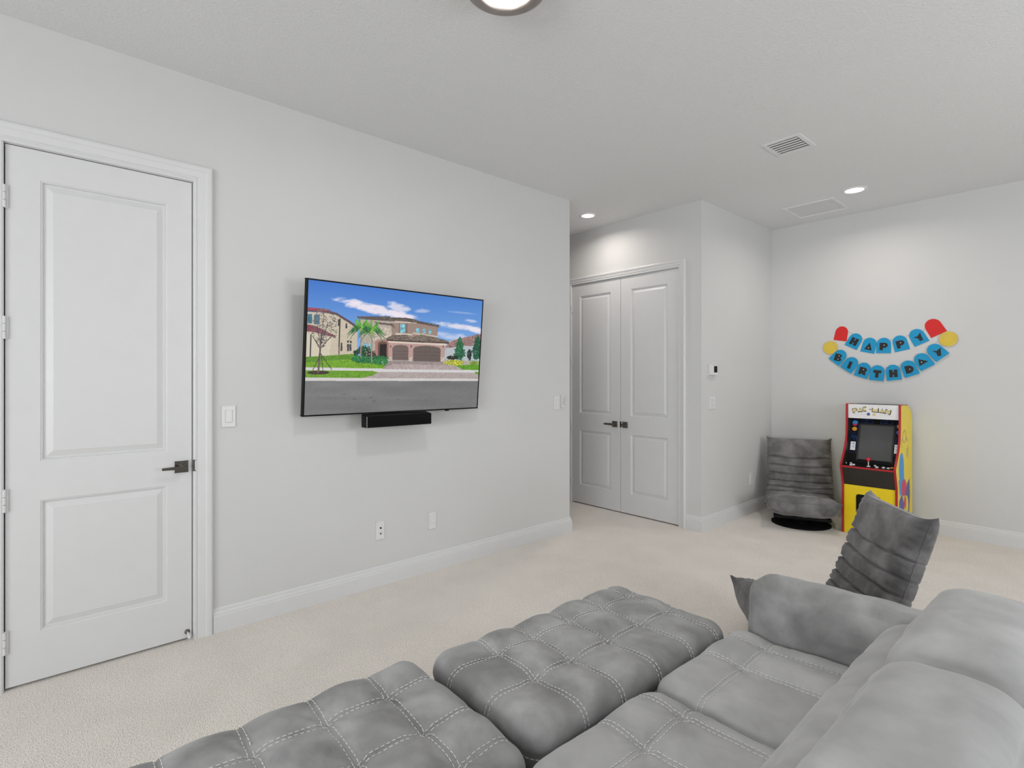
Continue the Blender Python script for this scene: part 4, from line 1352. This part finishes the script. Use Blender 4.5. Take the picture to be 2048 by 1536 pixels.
# ---- sofa
t = thing('sofa', 'long grey velvet sofa facing the television wall, seats tufted with white stitching', 'sofa', (-0.50, 1.20, 0))
sb_ = Vector(t.location)
def SB(name, a, c, r, m, **k):
    a = Vector(a); c = Vector(c)
    return soft_block(name, (a + c) / 2 - sb_, (c - a) / 2, r, m, t, **k)
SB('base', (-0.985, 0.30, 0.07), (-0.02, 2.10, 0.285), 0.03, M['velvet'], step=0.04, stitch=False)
SY = [(1.505, 2.105), (0.905, 1.500), (0.305, 0.900)]
SEAMS = [(1.82, 2.00), (1.23, 1.425), (0.62, 0.81)]
for k, ((y0, y1), sm) in enumerate(zip(SY, SEAMS)):
    cx = (-1.005 - 0.30) / 2; cy = (y0 + y1) / 2
    SB('seat_cushion', (-1.005, y0, 0.205), (-0.30, y1, 0.405), 0.075, M['velvet_lit'], su=(-0.835 - cx,), sv=tuple(s_ - cy for s_ in sm), A=0.032, drop=0.12, step=0.011, bottom_seam=0.050, seed=5 + k)
SB('back_cushion', (-0.492, 0.30, 0.36), (-0.12, 2.105, 0.655), 0.11, M['velvet_lit'], step=0.014, puff=0.008, seed=12, wrinkle=0.006, stitch=False)
for k, (y0, y1) in enumerate([(1.486, 2.070), (0.890, 1.482), (0.300, 0.884)]):
    SB('headrest', (-0.364, y0, 0.54), (-0.070, y1, 0.797), 0.095, M['velvet_lit'], step=0.012, crown=0.026, seed=22 + k, wrinkle=0.006, bottom_seam=0.062, rear_seam=True)
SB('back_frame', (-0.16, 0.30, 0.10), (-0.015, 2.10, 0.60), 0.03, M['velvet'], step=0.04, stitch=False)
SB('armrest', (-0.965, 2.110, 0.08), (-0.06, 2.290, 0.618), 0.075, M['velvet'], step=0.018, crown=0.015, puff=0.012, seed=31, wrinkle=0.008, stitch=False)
SB('armrest', (-0.955, 0.105, 0.08), (-0.06, 0.290, 0.600), 0.075, M['velvet'], step=0.03, crown=0.015, seed=33, wrinkle=0.008, stitch=False)
for x in (-0.93, -0.08):
    for y in (0.2, 2.2):
        b = new(); add_cyl(b, Vector((x, y, 0)) - sb_, Vector((x, y, 0.09)) - sb_, 0.022, 0.028, 18); obj('foot', b, M['black'], t)


# ------------------------------------------------------------------ floor chairs
def catmull(pts, s):
    n = len(pts) - 1
    x = min(max(s, 0), 0.99999) * n
    i = int(x); f_ = x - i
    P_ = [pts[max(0, i - 1)], pts[i], pts[min(n, i + 1)], pts[min(n, i + 2)]]
    return tuple(0.5 * ((2 * P_[1][k]) + (-P_[0][k] + P_[2][k]) * f_ + (2 * P_[0][k] - 5 * P_[1][k] + 4 * P_[2][k] - P_[3][k]) * f_ ** 2 + (-P_[0][k] + 3 * P_[1][k] - 3 * P_[2][k] + P_[3][k]) * f_ ** 3) for k in range(len(pts[0])))


def pad(name, m, parent, line, T, W, creases, sag, pu=5.0, ps=7.0, ear=0.03, ns=170, nu=64, seed=0, cw=0.010, cd=0.30, earz=0.0, L=0.7):
    """upholstered pad: centre line (y, z), half thickness T, half width W(s)"""
    b = new()
    rows_f, rows_b = [], []
    for i in range(ns + 1):
        s = i / ns
        y, z = catmull(line, s)
        y2, z2 = catmull(line, min(1, s + 0.01)); y1, z1 = catmull(line, max(0, s - 0.01))
        d = Vector((y2 - y1, z2 - z1)).normalized()
        nn = Vector((-d.y, d.x))                       # front side (towards the sitter)
        e = abs(2 * s - 1)
        te = (max(0.0, 1 - e ** ps)) ** (1 / 2.0)
        rf, rb = [], []
        for j in range(nu + 1):
            u = -1 + 2 * j / nu
            # even spacing in angle so that the rounded rim is well sampled
            u = math.sin(u * PI / 2) ** 1.0 if True else u
            tu = (max(0.0, 1 - abs(u) ** pu)) ** (1 / 2.0)
            cr = 0.0
            bulge = 0.0
            for k, c in enumerate(creases):
                cs = c - sag * (1 - u * u) + 0.010 * mnoise.noise(Vector((u * 2.2, k * 3.7, seed))) + 0.003 * mnoise.noise(Vector((u * 7, k * 1.7, seed + 4)))
                dd = (s - cs) * L
                ww = cw * (0.75 + 0.5 * mnoise.noise(Vector((u * 3, k * 2.2, 9 + seed))))
                cr += math.exp(-(dd / max(0.004, ww)) ** 2) * (0.8 + 0.3 * abs(u) ** 3)
            edge = abs(u) ** 6
            wr = 0.10 * edge * math.sin(s * L * 210 + 5 * mnoise.noise(Vector((s * 9, u, seed))))
            nz = 0.10 * mnoise.noise(Vector((u * 4 + seed, s * L * 10, 1.3))) + 0.05 * mnoise.noise(Vector((u * 9, s * L * 22, seed + 2.0)))
            th = T * te * tu
            w = W(s) * (1 + 0.004 * math.sin(s * L * 190 + seed) * edge - 0.015 * min(1, cr) * edge)
            # dog ears at the corners
            crn = (abs(u) ** 10) * (e ** 14)
            off_s = (1 if s > 0.5 else -1) * ear * crn
            x = u * (w + ear * 0.6 * crn)
            fth = th * (1 - cd * min(1.2, cr) + wr + nz)
            bth = th * (1 - 0.10 * min(1, cr) + nz * .5)
            P0 = Vector((x, y + d.x * off_s, z + d.y * off_s + earz * (abs(u) ** 5) * (e ** 8 if s < 0.5 else 0)))
            N0 = Vector((0, nn.x, nn.y))
            rf.append(P0 + N0 * fth); rb.append(P0 - N0 * bth)
        rows_f.append(rf); rows_b.append(rb)
    vf = [[b.verts.new(p) for p in r_] for r_ in rows_f]
    vb = [[b.verts.new(p) for p in r_] for r_ in rows_b]
    for i in range(ns):
        for j in range(nu):
            b.faces.new((vf[i][j], vf[i][j + 1], vf[i + 1][j + 1], vf[i + 1][j]))
            b.faces.new((vb[i][j], vb[i + 1][j], vb[i + 1][j + 1], vb[i][j + 1]))
    bmesh.ops.remove_doubles(b, verts=b.verts, dist=1e-5)
    return obj(name, b, m, parent, True), rows_f, rows_b


def piping(name, parent, rows, idx, r=0.0028, m='velvet_dark'):
    pts = []
    for i, j in idx: pts.append(rows[i][j])
    b = new(); add_tube(b, pts, r, 6); return obj(name, b, M[m], parent, True)


t = thing('floor_chair', 'grey velvet floor chair in the back corner beside the arcade cabinet', 'chair', (-2.018, 5.614, 0), R(23), 'grey velvet floor chairs')
NS, NU = 170, 64
bk, rf, rb_ = pad('backrest', M['velvet_dark'], t, [(-0.03, 0.165), (0.080, 0.235), (0.155, 0.40), (0.225, 0.60), (0.285, 0.775)], 0.060, lambda s: 0.285 + 0.020 * (1 - s), [0.12, 0.20, 0.28, 0.365, 0.45, 0.545, 0.64, 0.74], 0.022, seed=1, L=0.68, cd=0.46, ps=16, pu=9, cw=0.0075, ear=0.028)
piping('piping', bk, rf, [(2, j) for j in range(2, 0, -1)] + [(i, 2) for i in range(3, NS - 3)] + [(NS - 3, j) for j in range(2, NU - 1)] + [(i, NU - 2) for i in range(NS - 4, 3, -1)])
st, rf2, rb2 = pad('seat', M['velvet_dark'], t, [(-0.415, 0.240), (-0.31, 0.210), (-0.10, 0.185), (0.04, 0.18), (0.12, 0.20)], 0.096, lambda s: 0.300 - 0.005 * s, [0.42, 0.58, 0.72, 0.86], 0.0, seed=3, L=0.52, ps=5, pu=6, cd=0.20, ear=0.022, earz=0.038)
piping('piping', st, rf2, [(1, j) for j in range(3, NU - 2)])
b = new(); add_lathe(b, [(0, 0.012), (0.248, 0.012), (0.258, 0.008), (0.258, 0.0), (0, 0.0)], 64, center=(0, -0.10, 0)); obj('base_disc', b, M['black_matte'], t)
b = new(); add_lathe(b, [(0.06, 0.012), (0.06, 0.075), (0.20, 0.085), (0.20, 0.105)], 40, center=(0, -0.10, 0)); obj('swivel', b, M['black'], t, True)
b = new(); add_box(b, (-0.24, -0.31, 0.078), (0.24, 0.08, 0.115), 0.012); obj('underframe', b, M['black'], t)


def copy_tree(o, parent=None):
    c = o.copy(); C.objects.link(c)
    if parent is not None: c.parent = parent
    for ch_ in list(o.children): copy_tree(ch_, c)
    return c


src = t
kids = list(src.children)
c2 = copy_tree(src)
c2.location = (-0.905, 2.985, 0); c2.rotation_euler = (0, 0, R(-51.5))
c2['label'] = 'grey velvet floor chair turned sideways just behind the sofa armrest'
